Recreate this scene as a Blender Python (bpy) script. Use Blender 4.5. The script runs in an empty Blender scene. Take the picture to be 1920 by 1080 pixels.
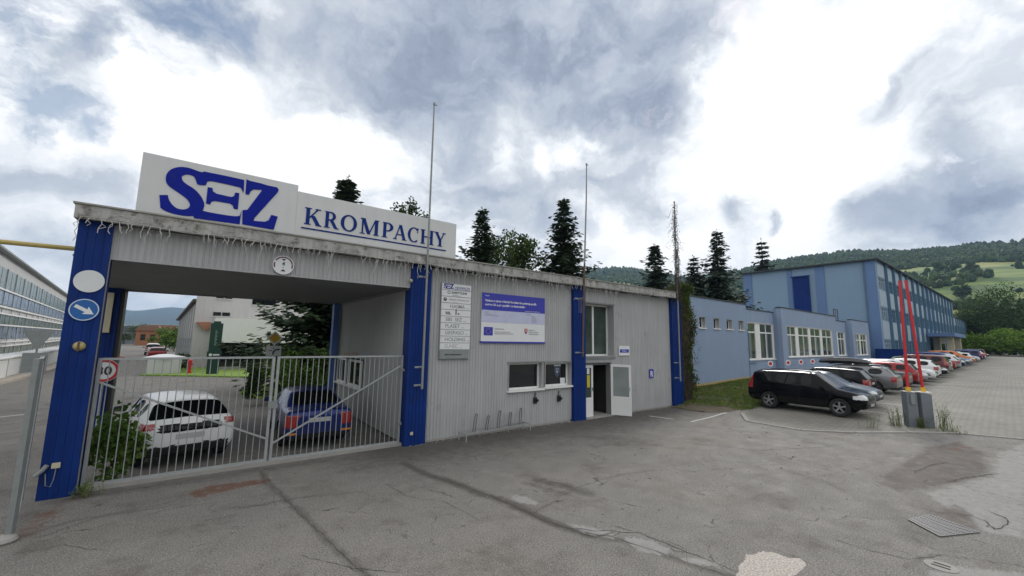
import bpy, bmesh, math, random
import numpy as np
from mathutils import Vector, Matrix, noise
from mathutils.bvhtree import BVHTree
R_ = math.radians
rnd = random.Random(7)
C = bpy.context.scene.collection
sc = bpy.context.scene

# ------------------------------------------------------------------ camera
FPX, PITCH, ROLL, YAW, EYE = 764.457, 0.1286967, 0.0164019, 0.9265958, 2.9
_F = Vector((math.cos(PITCH)*math.cos(YAW), math.cos(PITCH)*math.sin(YAW), math.sin(PITCH)))
_R = Vector((math.sin(YAW), -math.cos(YAW), 0)); _U = _R.cross(_F)
_c, _s = math.cos(ROLL), math.sin(ROLL)
_R, _U = _c*_R+_s*_U, -_s*_R+_c*_U
cam_d = bpy.data.cameras.new('camera'); cam = bpy.data.objects.new('camera', cam_d); C.objects.link(cam)
cam_d.lens = 36*FPX/1920; cam_d.sensor_width = 36; cam_d.clip_start = .05; cam_d.clip_end = 20000
m = Matrix((_R, _U, -_F)).transposed().to_4x4(); m.translation = (0, 0, EYE); cam.matrix_world = m
sc.camera = cam
def ray(x, y): return _F + _R*((x-960)/FPX) + _U*((540-y)/FPX)
def G(x, y, z=0.0):
    d = ray(x, y); t = (z-EYE)/d.z; return (d.x*t, d.y*t)

# ------------------------------------------------------------------ exposure, sun and sky
sc.view_settings.view_transform = 'Standard'; sc.view_settings.look = 'None'
sc.view_settings.exposure = 0.28; sc.view_settings.gamma = 1.0
sund = ray(1450, 200).normalized()
SUN_EL, SUN_AZ = math.asin(sund.z), math.atan2(sund.x, sund.y)
sl = bpy.data.lights.new('sun', 'SUN'); sl.energy = 1.3; sl.angle = R_(14); sl.color = (1, .95, .88)
so = bpy.data.objects.new('sun', sl); C.objects.link(so)
so.rotation_euler = sund.to_track_quat('Z', 'Y').to_euler()

W = bpy.data.worlds.new('World'); sc.world = W; W.use_nodes = True
nt = W.node_tree; nt.nodes.clear()
def N(nt, t, **k):
    n = nt.nodes.new(t)
    for a, v in k.items():
        if a.startswith('i_'): n.inputs[a[2:].replace('_', ' ')].default_value = v
        else: setattr(n, a, v)
    return n
def L(nt, a, b): nt.links.new(a, b)
def math_(nt, op, a, b=None, c=None, clamp=False):
    n = nt.nodes.new('ShaderNodeMath'); n.operation = op; n.use_clamp = clamp
    for i, v in enumerate((a, b, c)):
        if v is None: continue
        if isinstance(v, (int, float)): n.inputs[i].default_value = v
        else: nt.links.new(v, n.inputs[i])
    return n.outputs[0]
def sky():
    tc = N(nt, 'ShaderNodeTexCoord'); D = tc.outputs['Generated']
    n1 = N(nt, 'ShaderNodeTexNoise'); n1.inputs['Scale'].default_value = 3.2; n1.inputs['Detail'].default_value = 9; n1.inputs['Roughness'].default_value = .58
    L(nt, D, n1.inputs['Vector'])
    s = N(nt, 'ShaderNodeVectorMath', operation='SUBTRACT'); L(nt, n1.outputs['Color'], s.inputs[0]); s.inputs[1].default_value = (.5, .5, .5)
    sc_ = N(nt, 'ShaderNodeVectorMath', operation='SCALE'); L(nt, s.outputs[0], sc_.inputs[0]); sc_.inputs['Scale'].default_value = .34
    ad = N(nt, 'ShaderNodeVectorMath', operation='ADD'); L(nt, D, ad.inputs[0]); L(nt, sc_.outputs[0], ad.inputs[1]); DW = ad.outputs[0]
    def field(blobs, base):
        acc = None
        for (x, y, r, a) in blobs:
            if r == 0: continue
            c = ray(x, y).normalized(); c2 = ray(x+r, y).normalized(); c3 = ray(x, y+r*.8).normalized(); rr = ((c-c2).length+(c-c3).length)/2
            d = N(nt, 'ShaderNodeVectorMath', operation='DISTANCE'); L(nt, DW, d.inputs[0]); d.inputs[1].default_value = c
            q = math_(nt, 'MULTIPLY', d.outputs['Value'], 1/rr); q = math_(nt, 'MULTIPLY', q, q); q = math_(nt, 'MULTIPLY', q, -1)
            e = math_(nt, 'EXPONENT', q)
            acc = math_(nt, 'MULTIPLY_ADD', e, a, acc if acc is not None else base)
        return acc
    B = field([(850, 90, 170, -.40), (690, 170, 95, -.38), (1040, 60, 170, -.30), (1240, 60, 110, -.24), (1225, 200, 80, -.30), (1140, 170, 110, -.24), (1180, 360, 75, -.34),
               (850, 300, 100, -.18), (1030, 370, 80, -.24), (920, 370, 90, -.16), (1345, 380, 36, -.42), (1432, 388, 20, -.36), (1630, 395, 90, -.34), (1780, 395, 110, -.42), (1890, 400, 100, -.38),
               (1860, 230, 90, -.26), (70, 330, 90, -.24), (60, 470, 90, -.16), (180, 110, 80, -.22), (1640, 180, 55, -.30), (1750, 95, 60, -.26), (1700, 140, 40, -.2), (540, 40, 110, -.24), (420, 110, 80, -.22), (330, 40, 90, -.26), (170, 170, 90, -.16), (520, 190, 60, -.16),
               (1450, 220, 190, .36), (1370, 120, 90, .30), (1530, 330, 110, .28), (1720, 300, 100, .14), (1650, 60, 130, .22), (640, 235, 75, .5), (470, 200, 60, .3), (720, 290, 70, .25), (560, 290, 90, .28), (930, 275, 45, .40), (1110, 262, 34, .45), (1030, 280, 40, .40),
               (270, 190, 80, .24), (110, 40, 45, .22), (120, 260, 60, .2), (1230, 460, 110, .30), (1500, 440, 90, .25), (350, 260, 120, .22), (400, 330, 140, .22), (1160, 420, 40, .2)], .80)
    # unseen bright sky patches behind the viewer, added to light the facade
    for v, rr, a in (((-.45, -.65, .6), .95, .32), ((.1, -.9, .35), .6, .18)):
        d = N(nt, 'ShaderNodeVectorMath', operation='DISTANCE'); L(nt, DW, d.inputs[0]); d.inputs[1].default_value = Vector(v).normalized()
        q = math_(nt, 'MULTIPLY', d.outputs['Value'], 1/rr); q = math_(nt, 'MULTIPLY', math_(nt, 'MULTIPLY', q, q), -1); B = math_(nt, 'MULTIPLY_ADD', math_(nt, 'EXPONENT', q), a, B)
    n2 = N(nt, 'ShaderNodeTexNoise'); n2.inputs['Scale'].default_value = 7.5; n2.inputs['Detail'].default_value = 10; n2.inputs['Roughness'].default_value = .56
    st = N(nt, 'ShaderNodeMapping'); st.inputs['Scale'].default_value = (1, 1, 2.1); L(nt, DW, st.inputs['Vector']); L(nt, st.outputs[0], n2.inputs['Vector'])
    B = math_(nt, 'ADD', B, math_(nt, 'MULTIPLY', math_(nt, 'SUBTRACT', n2.outputs['Fac'], .5), .85))
    cr = N(nt, 'ShaderNodeValToRGB'); e = cr.color_ramp.elements
    e[0].position = .16; e[0].color = (.19, .225, .29, 1); e[1].position = 1.0; e[1].color = (1.0, 1.0, 1.0, 1)
    for p, c in ((.36, (.29, .335, .425)), (.50, (.40, .445, .53)), (.64, (.52, .56, .62)), (.78, (.73, .76, .80)), (.90, (.90, .91, .93))):
        x = cr.color_ramp.elements.new(p); x.color = (*c, 1)
    L(nt, B, cr.inputs[0])
    blue = field([(50, 210, 85, 1.0), (20, 40, 100, 1.0), (190, 265, 50, .6), (300, 35, 120, .7), (430, 70, 90, .4), (210, 330, 30, .5)], -.32)
    blue = math_(nt, 'ADD', blue, math_(nt, 'MULTIPLY', math_(nt, 'SUBTRACT', n2.outputs['Fac'], .5), -2.4))
    mr = N(nt, 'ShaderNodeMapRange'); mr.inputs['From Min'].default_value = .0; mr.inputs['From Max'].default_value = .55; mr.inputs['To Max'].default_value = .62; L(nt, blue, mr.inputs[0])
    nish = N(nt, 'ShaderNodeTexSky'); nish.sky_type = 'NISHITA'; nish.sun_disc = False; nish.sun_elevation = SUN_EL; nish.sun_rotation = SUN_AZ
    b1 = N(nt, 'ShaderNodeBackground'); L(nt, nish.outputs[0], b1.inputs[0]); b1.inputs[1].default_value = .12
    b2 = N(nt, 'ShaderNodeBackground'); L(nt, cr.outputs[0], b2.inputs[0]); b2.inputs[1].default_value = 1.0
    mx = N(nt, 'ShaderNodeMixShader'); L(nt, mr.outputs[0], mx.inputs[0]); L(nt, b2.outputs[0], mx.inputs[1]); L(nt, b1.outputs[0], mx.inputs[2])
    o = N(nt, 'ShaderNodeOutputWorld'); L(nt, mx.outputs[0], o.inputs[0])
sky()

# ------------------------------------------------------------------ helpers
def link(o): C.objects.link(o); return o
def wl(o):
    v = Vector((0, 0, 0))
    while o is not None: v += o.location; o = o.parent
    return v
def tag(o, label=None, cat=None, group=None, kind=None):
    if label: o['label'] = label
    if cat: o['category'] = cat
    if group: o['group'] = group
    if kind: o['kind'] = kind
    return o
def thing(name, label, cat, loc=(0, 0, 0), rz=0, group=None):
    o = link(bpy.data.objects.new(name, None)); o.location = loc; o.rotation_euler = (0, 0, rz); o.empty_display_size = .3
    return tag(o, label, cat, group)
class MB:
    def __init__(s): s.v = []; s.f = []; s.m = []
    def add(s, vs, fs, m=0):
        b = len(s.v); s.v += [tuple(v) for v in vs]; s.f += [tuple(i+b for i in f) for f in fs]; s.m += [m]*len(fs); return s
    def box(s, x0, x1, y0, y1, z0, z1, m=0):
        v = [(x0,y0,z0),(x1,y0,z0),(x1,y1,z0),(x0,y1,z0),(x0,y0,z1),(x1,y0,z1),(x1,y1,z1),(x0,y1,z1)]
        return s.add(v, [(0,3,2,1),(4,5,6,7),(0,1,5,4),(1,2,6,5),(2,3,7,6),(3,0,4,7)], m)
    def bar(s, a, b, w, h=None, m=0, up=(0, 0, 1)):
        a = Vector(a); b = Vector(b); h = h or w; d = (b-a).normalized(); u = Vector(up)
        if abs(d.dot(u)) > .98: u = Vector((0, 1, 0))
        r = d.cross(u).normalized(); u = r.cross(d)
        q = [r*w/2*i+u*h/2*j for i, j in ((-1,-1),(1,-1),(1,1),(-1,1))]
        return s.add([a+k for k in q]+[b+k for k in q], [(0,1,2,3)[::-1],(4,5,6,7),(0,1,5,4),(1,2,6,5),(2,3,7,6),(3,0,4,7)], m)
    def tube(s, pts, r, n=8, m=0, cap=True):
        pts = [Vector(p) for p in pts]; rs = r if isinstance(r, (list, tuple)) else [r]*len(pts); vs = []; fs = []
        pu = None
        for i, p in enumerate(pts):
            d = (pts[min(i+1, len(pts)-1)]-pts[max(i-1, 0)]).normalized()
            u = pu if pu is not None else (Vector((0, 0, 1)) if abs(d.z) < .9 else Vector((1, 0, 0)))
            x = d.cross(u).normalized(); u = x.cross(d).normalized(); pu = u
            for k in range(n):
                a = 2*math.pi*k/n; vs.append(p+(x*math.cos(a)+u*math.sin(a))*rs[i])
        for i in range(len(pts)-1):
            for k in range(n): fs.append((i*n+k, i*n+(k+1) % n, (i+1)*n+(k+1) % n, (i+1)*n+k))
        if cap: fs += [tuple(range(n))[::-1], tuple((len(pts)-1)*n+k for k in range(n))]
        return s.add(vs, fs, m)
    def disc(s, c, ax, r0, r1, h, n=32, m=0):   # ring / cylinder along axis, r0 = inner radius
        c = Vector(c); ax = Vector(ax).normalized(); u = Vector((0, 0, 1)) if abs(ax.z) < .9 else Vector((1, 0, 0)); x = ax.cross(u).normalized(); u = x.cross(ax)
        vs = []; fs = []
        for k in range(n):
            a = 2*math.pi*k/n; e = x*math.cos(a)+u*math.sin(a)
            vs += [c+e*r1, c+e*r1+ax*h, c+e*r0+ax*h, c+e*r0]
        for k in range(n):
            a, b = 4*k, 4*((k+1) % n)
            for j in range(3 if r0 <= 0 else 4): fs.append((a+j, b+j, b+(j+1) % 4, a+(j+1) % 4))
        return s.add(vs, fs, m)
    def prism(s, pts, o, ex, ey, n, h, m=0):    # polygon pts (2D) in plane o,ex,ey pushed h along n
        o = Vector(o); ex = Vector(ex); ey = Vector(ey); n = Vector(n); k = len(pts)
        a = [o+ex*p[0]+ey*p[1] for p in pts]; b = [p+n*h for p in a]
        return s.add(a+b, [tuple(range(k)), tuple(range(2*k-1, k-1, -1))]+[(i, i+k, (i+1) % k+k, (i+1) % k) for i in range(k)], m)
    def lathe(s, prof, c, ax, n=24, m=0):
        c = Vector(c); ax = Vector(ax).normalized(); u = Vector((0, 0, 1)) if abs(ax.z) < .9 else Vector((1, 0, 0)); x = ax.cross(u).normalized(); u = x.cross(ax)
        vs = [c+ax*t+(x*math.cos(2*math.pi*k/n)+u*math.sin(2*math.pi*k/n))*r for (r, t) in prof for k in range(n)]
        fs = [(i*n+k, i*n+(k+1) % n, (i+1)*n+(k+1) % n, (i+1)*n+k) for i in range(len(prof)-1) for k in range(n)]
        return s.add(vs, fs, m)
    def build(s, name, mats, parent=None, smooth=False, local=False, bevel=0):
        me = bpy.data.meshes.new(name)
        off = Vector((0, 0, 0)) if (parent is None or local) else wl(parent)
        me.from_pydata([(v[0]-off.x, v[1]-off.y, v[2]-off.z) for v in s.v], [], s.f)
        mats = mats if isinstance(mats, (list, tuple)) else [mats]
        for q in mats: me.materials.append(q)
        me.polygons.foreach_set('material_index', s.m); me.update()
        bm = bmesh.new(); bm.from_mesh(me); bmesh.ops.recalc_face_normals(bm, faces=bm.faces)
        if bevel: bmesh.ops.bevel(bm, geom=[e for e in bm.edges if e.is_manifold and e.calc_face_angle(0) > .6], offset=bevel, segments=2, affect='EDGES', clamp_overlap=True)
        bm.to_mesh(me); bm.free()
        if smooth:
            me.polygons.foreach_set('use_smooth', [True]*len(me.polygons))
            try: me.set_sharp_from_angle(angle=R_(38))
            except Exception: pass
        o = link(bpy.data.objects.new(name, me)); o.parent = parent
        return o
def at_base(o):
    """move a top-level mesh object's origin to its base"""
    me = o.data; n = len(me.vertices); a = np.empty(n*3); me.vertices.foreach_get('co', a); a = a.reshape(-1, 3)
    c = Vector(((a[:, 0].min()+a[:, 0].max())/2, (a[:, 1].min()+a[:, 1].max())/2, a[:, 2].min()))
    a -= np.array(c); me.vertices.foreach_set('co', a.ravel()); o.location = c; me.update(); return o
def nrm(v): return Vector(v).normalized()
def gz(x): return float(np.interp(x, [17.5, 23.5, 30, 45, 120, 400], [0, .28, .5, .65, 1.3, 1.6]))

# ------------------------------------------------------------------ materials
def mat(name, col, rough=.6, metal=0., var=.12, vscale=3., bump=0., bscale=40., streak=0., spec=.5, dirt=None, coat=0., detail=6, emit=None):
    """procedural surface: base colour broken up by noise, optional vertical streaks and bump"""
    M = bpy.data.materials.new(name); M.use_nodes = True; t = M.node_tree; p = t.nodes['Principled BSDF']
    p.inputs['Roughness'].default_value = rough; p.inputs['Metallic'].default_value = metal; p.inputs['Specular IOR Level'].default_value = spec
    if coat: p.inputs['Coat Weight'].default_value = coat; p.inputs['Coat Roughness'].default_value = .05
    tc = N(t, 'ShaderNodeTexCoord'); P = tc.outputs['Object']
    n = N(t, 'ShaderNodeTexNoise'); n.inputs['Scale'].default_value = vscale; n.inputs['Detail'].default_value = detail; n.inputs['Roughness'].default_value = .6; L(t, P, n.inputs['Vector'])
    f = math_(t, 'MULTIPLY_ADD', math_(t, 'SUBTRACT', n.outputs['Fac'], .5), var*4, 1.0)
    if streak:
        mp = N(t, 'ShaderNodeMapping'); mp.inputs['Scale'].default_value = (9, 9, .5); L(t, P, mp.inputs['Vector'])
        n2 = N(t, 'ShaderNodeTexNoise'); n2.inputs['Scale'].default_value = 1.0; n2.inputs['Detail'].default_value = 5; L(t, mp.outputs[0], n2.inputs['Vector'])
        f = math_(t, 'MULTIPLY', f, math_(t, 'MULTIPLY_ADD', math_(t, 'SUBTRACT', n2.outputs['Fac'], .5), streak*4, 1.0))
    vm = N(t, 'ShaderNodeVectorMath', operation='SCALE'); vm.inputs[0].default_value = col[:3]; L(t, f, vm.inputs['Scale'])
    out = vm.outputs[0]
    if dirt:
        dn = N(t, 'ShaderNodeTexNoise'); dn.inputs['Scale'].default_value = dirt[1]; dn.inputs['Detail'].default_value = 8; dn.inputs['Roughness'].default_value = .65; L(t, P, dn.inputs['Vector'])
        mr = N(t, 'ShaderNodeMapRange'); mr.inputs['From Min'].default_value = dirt[2]; mr.inputs['From Max'].default_value = dirt[2]+.15; L(t, dn.outputs['Fac'], mr.inputs[0])
        mx = N(t, 'ShaderNodeMix', data_type='RGBA'); L(t, mr.outputs[0], mx.inputs[0]); L(t, out, mx.inputs[6]); mx.inputs[7].default_value = (*dirt[0], 1); out = mx.outputs[2]
    L(t, out, p.inputs['Base Color'])
    if bump:
        bn = N(t, 'ShaderNodeTexNoise'); bn.inputs['Scale'].default_value = bscale; bn.inputs['Detail'].default_value = 6; L(t, P, bn.inputs['Vector'])
        b = N(t, 'ShaderNodeBump'); b.inputs['Strength'].default_value = bump; b.inputs['Distance'].default_value = .02; L(t, bn.outputs['Fac'], b.inputs['Height']); L(t, b.outputs[0], p.inputs['Normal'])
    if emit: p.inputs['Emission Color'].default_value = (*emit, 1); p.inputs['Emission Strength'].default_value = 1
    return M
def leafmat(name, c1, c2, scale=.9, trans=.25):
    M = bpy.data.materials.new(name); M.use_nodes = True; t = M.node_tree; p = t.nodes['Principled BSDF']; p.inputs['Roughness'].default_value = .65; p.inputs['Specular IOR Level'].default_value = .12
    g = N(t, 'ShaderNodeTexCoord'); n = N(t, 'ShaderNodeTexNoise'); n.inputs['Scale'].default_value = scale; n.inputs['Detail'].default_value = 5; L(t, g.outputs['Object'], n.inputs['Vector'])
    r = N(t, 'ShaderNodeMapRange'); r.inputs['From Min'].default_value = .35; r.inputs['From Max'].default_value = .65; L(t, n.outputs['Fac'], r.inputs[0])
    mx = N(t, 'ShaderNodeMix', data_type='RGBA'); L(t, r.outputs[0], mx.inputs[0]); mx.inputs[6].default_value = (*c1, 1); mx.inputs[7].default_value = (*c2, 1)
    L(t, mx.outputs[2], p.inputs['Base Color'])
    if trans:
        tr = N(t, 'ShaderNodeBsdfTranslucent'); L(t, mx.outputs[2], tr.inputs[0]); ms = N(t, 'ShaderNodeMixShader'); ms.inputs[0].default_value = trans
        L(t, p.outputs[0], ms.inputs[1]); L(t, tr.outputs[0], ms.inputs[2]); L(t, ms.outputs[0], t.nodes['Material Output'].inputs[0])
    return M
def glassmat(name, col=(.02, .025, .03), rough=.04, var=0):
    M = bpy.data.materials.new(name); M.use_nodes = True; t = M.node_tree; p = t.nodes['Principled BSDF']
    p.inputs['Roughness'].default_value = rough; p.inputs['Specular IOR Level'].default_value = .6; p.inputs['Base Color'].default_value = (*col, 1)
    tc = N(t, 'ShaderNodeTexCoord'); n = N(t, 'ShaderNodeTexNoise'); n.inputs['Scale'].default_value = 1.3; L(t, tc.outputs['Object'], n.inputs['Vector'])
    v = N(t, 'ShaderNodeVectorMath', operation='SCALE'); v.inputs[0].default_value = col; L(t, math_(t, 'MULTIPLY_ADD', n.outputs['Fac'], 2.0 if var else .6, 0 if var else .7), v.inputs['Scale']); L(t, v.outputs[0], p.inputs['Base Color'])
    return M
m_grey = mat('grey_sheet', (.38, .385, .385), .55, 0, .10, .7, .02, 60, streak=.10, dirt=((.27, .265, .25), 1.6, .60))
m_grey_in = mat('grey_sheet_inner', (.36, .37, .36), .6, 0, .08, .8, streak=.12)
m_trim = mat('grey_trim', (.20, .205, .205), .6)
m_fascia = mat('weathered_fascia', (.36, .355, .335), .85, 0, .16, 4, .3, 30, streak=.30, dirt=((.13, .12, .105), 5, .52))
m_blue = mat('blue_paint', (.004, .028, .165), .55, 0, .16, 1.5, streak=.16, spec=.18, dirt=((.012, .022, .08), 2.2, .60))
m_blue_pale = mat('pale_blue_paint', (.09, .17, .42), .5)
m_soffit = mat('soffit_boards', (.20, .20, .195), .7, 0, .1, 2)
m_roof = mat('roof_felt', (.09, .09, .085), .9, 0, .2, 3, .4, 20)
m_white = mat('white_paint', (.78, .78, .76), .45, 0, .03, 3)
m_board = mat('sign_board_white', (.60, .61, .60), .5, 0, .04, 1.2, streak=.03)
m_logo = mat('logo_blue', (.004, .014, .26), .6, 0, .12, 5, dirt=((.02, .035, .12), 4, .60), spec=.15)
m_text = mat('letter_blue', (.006, .03, .19), .6, spec=.15)
m_galv = mat('galvanised_steel', (.36, .38, .38), .5, .35, .10, 6)
m_galv_d = mat('dull_galvanised_steel', (.25, .27, .265), .55, .2, .12, 6)
m_black = mat('black_plastic', (.015, .015, .016), .5)
m_dark = mat('dark_interior', (.012, .012, .012), .9)
m_glass = glassmat('window_glass', (.012, .014, .016))
m_glass_g = glassmat('greenish_glass', (.045, .065, .055), .06, 1)
m_glass_b = glassmat('bluish_glass', (.13, .21, .27), .10, 1)
m_conc = mat('concrete', (.30, .29, .27), .9, 0, .12, 5, .4, 40)
m_cream = mat('cream_plastic', (.55, .50, .36), .5)
m_rust = mat('rusty_steel', (.14, .085, .06), .8, .2, .2, 8)
m_red = mat('red_paint', (.55, .025, .03), .4, 0, .06)
m_yellow = mat('yellow_paint', (.70, .42, .03), .5)
m_pipe = mat('yellow_gas_pipe', (.45, .36, .12), .6)
m_signwhite = mat('sign_face_white', (.72, .73, .73), .4, 0, .03)
m_signblue = mat('sign_face_blue', (.01, .11, .36), .4)
m_signred = mat('sign_face_red', (.50, .02, .03), .4)
m_txt_k = mat('black_lettering', (.03, .03, .035), .5)
m_txt_g = mat('faded_lettering', (.27, .28, .29), .5)
m_bark = mat('bark', (.07, .05, .038), .95, 0, .2, 6, .6, 20)
m_fir = leafmat('fir_needles', (.028, .052, .026), (.085, .125, .062), 1.2, .22)
m_firb = leafmat('blue_spruce_needles', (.036, .060, .042), (.11, .145, .105), 1.2, .22)
m_leaf = leafmat('leaves', (.045, .10, .018), (.15, .24, .05), 1.0)
m_leaf_d = leafmat('dark_leaves', (.025, .055, .015), (.065, .105, .03), .6)
m_leaf_y = leafmat('bright_leaves', (.07, .15, .015), (.17, .27, .035), .6)
m_leaf_b = leafmat('birch_leaves', (.035, .065, .014), (.085, .125, .03), .9, .12)
m_stem = mat('dry_stems', (.075, .055, .048), .95, 0, .25, 6)
m_weed = leafmat('weed_leaves', (.08, .13, .03), (.20, .24, .07), 3)

# ------------------------------------------------------------------ ground
def seg_dist(X, Y, pts):
    d = np.full(X.shape, 1e9)
    for (ax, ay), (bx, by) in zip(pts[:-1], pts[1:]):
        vx, vy = bx-ax, by-ay; t = np.clip(((X-ax)*vx+(Y-ay)*vy)/(vx*vx+vy*vy+1e-9), 0, 1); d = np.minimum(d, np.hypot(X-ax-t*vx, Y-ay-t*vy))
    return d
def in_poly(X, Y, P):
    r = np.zeros(X.shape, bool); n = len(P)
    for i in range(n):
        (x1, y1), (x2, y2) = P[i], P[(i+1) % n]
        with np.errstate(divide='ignore', invalid='ignore'): r ^= ((y1 > Y) != (y2 > Y)) & (X < (x2-x1)*(Y-y1)/(y2-y1+1e-12)+x1)
    return r
def poly_soft(X, Y, P, s):
    d = seg_dist(X, Y, P+[P[0]]); return np.clip(.5+np.where(in_poly(X, Y, P), d, -d)/s, 0, 1)
gx = lambda pts: [G(*p) for p in pts]
def ground_mesh():
    xs = np.concatenate([-np.geomspace(2500, 5, 26), np.arange(-4.2, 21.5, .075), [22, 23.5, 25, 27, 30, 35, 40, 45, 60, 80, 100, 120], np.geomspace(150, 4000, 14)])
    ys = np.concatenate([-np.geomspace(1500, 2, 18), np.arange(0, 11.6, .075), [12, 13, 14, 16, 18, 20, 24, 30, 40], np.geomspace(60, 6000, 18)])
    xs = np.unique(np.round(np.concatenate([xs, [17.5, 400]]), 4)); ys = np.unique(np.round(ys, 4))
    X, Y = np.meshgrid(xs, ys, indexing='ij'); Z = np.vectorize(gz)(X)
    n, k = X.shape; co = np.stack([X, Y, Z], -1).reshape(-1, 3)
    idx = np.arange(n*k).reshape(n, k); f = np.stack([idx[:-1, :-1], idx[1:, :-1], idx[1:, 1:], idx[:-1, 1:]], -1).reshape(-1, 4)
    me = bpy.data.meshes.new('ground'); me.from_pydata(co.tolist(), [], f.tolist())
    x, y = co[:, 0], co[:, 1]
    # worn asphalt marks: repaired trench seams, dirt, rust, pale concrete, painted shade by the wall
    seam = [(4.05, 9.6)]+gx([(800, 890), (850, 905), (900, 925), (960, 945), (1010, 970), (1060, 990), (1110, 1003), (1170, 1015), (1230, 1035), (1300, 1060), (1380, 1085)])
    dk = np.exp(-(seg_dist(x, y, seam[:8])/.14)**2)*1.0
    dk = np.maximum(dk, np.exp(-(seg_dist(x, y, seam[7:])/.10)**2)*.8)
    seam2 = gx([(490, 885), (500, 905), (540, 940), (580, 975), (610, 1010), (650, 1045), (700, 1090)])
    dk = np.maximum(dk, np.exp(-(seg_dist(x, y, seam2)/.09)**2)*.72)
    for pts, w, a in (([(420, 955), (470, 950), (545, 935), (620, 925)], .05, .6), ([(60, 1000), (140, 975), (230, 960), (330, 940)], .08, .5), ([(1480, 905), (1600, 880), (1700, 860)], .10, .4), ([(1852, 958), (1880, 970), (1886, 985), (1866, 992)], .035, .9), ([(1712, 888), (1745, 872), (1770, 868)], .03, .8), ([(1770, 905), (1830, 893), (1870, 888)], .04, .8), ([(1715, 1010), (1750, 1030), (1800, 1035)], .05, .6), ([(1700, 1065), (1720, 1048), (1750, 1040), (1810, 1046), (1920, 1062)], .04, .8),
                      ([(1010, 900), (1060, 910), (1100, 925)], .20, .7), ([(985, 905), (1060, 925)], .15, .6), ([(1010, 945), (1080, 915), (1150, 890), (1250, 880)], .04, .5), ([(1400, 870), (1500, 858), (1640, 850)], .05, .45),
                      ([(1180, 800), (1330, 800), (1420, 812)], .12, .4), ([(1460, 880), (1540, 900), (1580, 920)], .15, .45), ([(300, 1000), (360, 990), (430, 1010)], .10, .3), ([(1200, 850), (1290, 870), (1400, 866)], .05, .35)):
        dk = np.maximum(dk, np.exp(-(seg_dist(x, y, gx(pts))/w)**2)*a)
    wall = [(4.6, 10.9), (17.6, 10.9)]; dk = np.maximum(dk, np.exp(-(seg_dist(x, y, wall)/2.0)**2)*.95)  # band along the wall foot: dirt plus contact shade put into the ground colour
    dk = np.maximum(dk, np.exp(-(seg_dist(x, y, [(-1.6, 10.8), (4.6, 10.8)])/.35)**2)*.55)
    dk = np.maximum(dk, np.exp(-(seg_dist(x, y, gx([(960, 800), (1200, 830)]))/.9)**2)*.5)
    br = poly_soft(x, y, gx([(1640, 905), (1690, 870), (1735, 838), (1800, 832), (1848, 850), (1852, 885), (1800, 905), (1745, 915), (1690, 925)]), .25)
    br = np.maximum(br, poly_soft(x, y, gx([(1745, 965), (1790, 945), (1815, 955), (1840, 1000), (1800, 985)]), .12)*.9)
    br = np.maximum(br, np.exp(-(seg_dist(x, y, seam[2:7])/.13)**2)*.6); br = np.maximum(br, np.exp(-(seg_dist(x, y, gx([(1020, 905), (1070, 915)]))/.22)**2)*.7)
    li = poly_soft(x, y, gx([(1735, 925), (1790, 905), (1850, 895), (1872, 850), (1930, 835), (1930, 1010), (1850, 1000), (1800, 960), (1760, 945)]), .22)*.75
    li = np.maximum(li, poly_soft(x, y, gx([(1740, 1072), (1790, 1062), (1930, 1075), (1930, 1090), (1740, 1090)]), .1)*.9)
    li = np.maximum(li, poly_soft(x, y, gx([(955, 925), (985, 930), (1010, 942), (1000, 948), (965, 940)]), .06)*.85)
    li = np.maximum(li, poly_soft(x, y, gx([(1060, 980), (1110, 988), (1160, 1003), (1150, 1012), (1090, 998)]), .06)*.8)
    li = np.maximum(li, poly_soft(x, y, gx([(1165, 1008), (1215, 1012), (1255, 1030), (1250, 1042), (1200, 1035)]), .05)*1.1)
    li = np.maximum(li, poly_soft(x, y, gx([(1270, 1046), (1335, 1050), (1345, 1060), (1290, 1058)]), .04)*1.0)
    cc = poly_soft(x, y, gx([(1384, 1068), (1400, 1042), (1430, 1034), (1455, 1036), (1475, 1046), (1510, 1048), (1506, 1064), (1485, 1085), (1380, 1090)]), .05)
    ru = poly_soft(x, y, gx([(352, 926), (385, 912), (440, 905), (495, 897), (512, 902), (455, 914), (420, 922), (380, 934)]), .10)*1.0
    ru = np.maximum(ru, poly_soft(x, y, gx([(40, 1000), (70, 965), (110, 948), (115, 965), (90, 985), (60, 1010)]), .2)*.75)
    ru = np.maximum(ru, poly_soft(x, y, gx([(1770, 842), (1800, 836), (1830, 842), (1800, 848)]), .12)*.6)
    for nm, a in (('dark', dk), ('brown', br), ('light', li), ('concrete', cc), ('rust', ru)):
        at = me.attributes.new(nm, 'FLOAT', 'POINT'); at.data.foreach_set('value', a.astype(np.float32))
    M = bpy.data.materials.new('old_asphalt'); M.use_nodes = True; t = M.node_tree; p = t.nodes['Principled BSDF']; p.inputs['Specular IOR Level'].default_value = .35
    P = N(t, 'ShaderNodeNewGeometry').outputs['Position']
    def nz(s, d=6, r=.6):
        n = N(t, 'ShaderNodeTexNoise'); n.inputs['Scale'].default_value = s; n.inputs['Detail'].default_value = d; n.inputs['Roughness'].default_value = r; L(t, P, n.inputs['Vector']); return n.outputs['Fac']
    def rng(v, a, b, c=0, d=1):
        q = N(t, 'ShaderNodeMapRange'); q.inputs[1].default_value = a; q.inputs[2].default_value = b; q.inputs[3].default_value = c; q.inputs[4].default_value = d; L(t, v, q.inputs[0]); return q.outputs[0]
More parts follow.
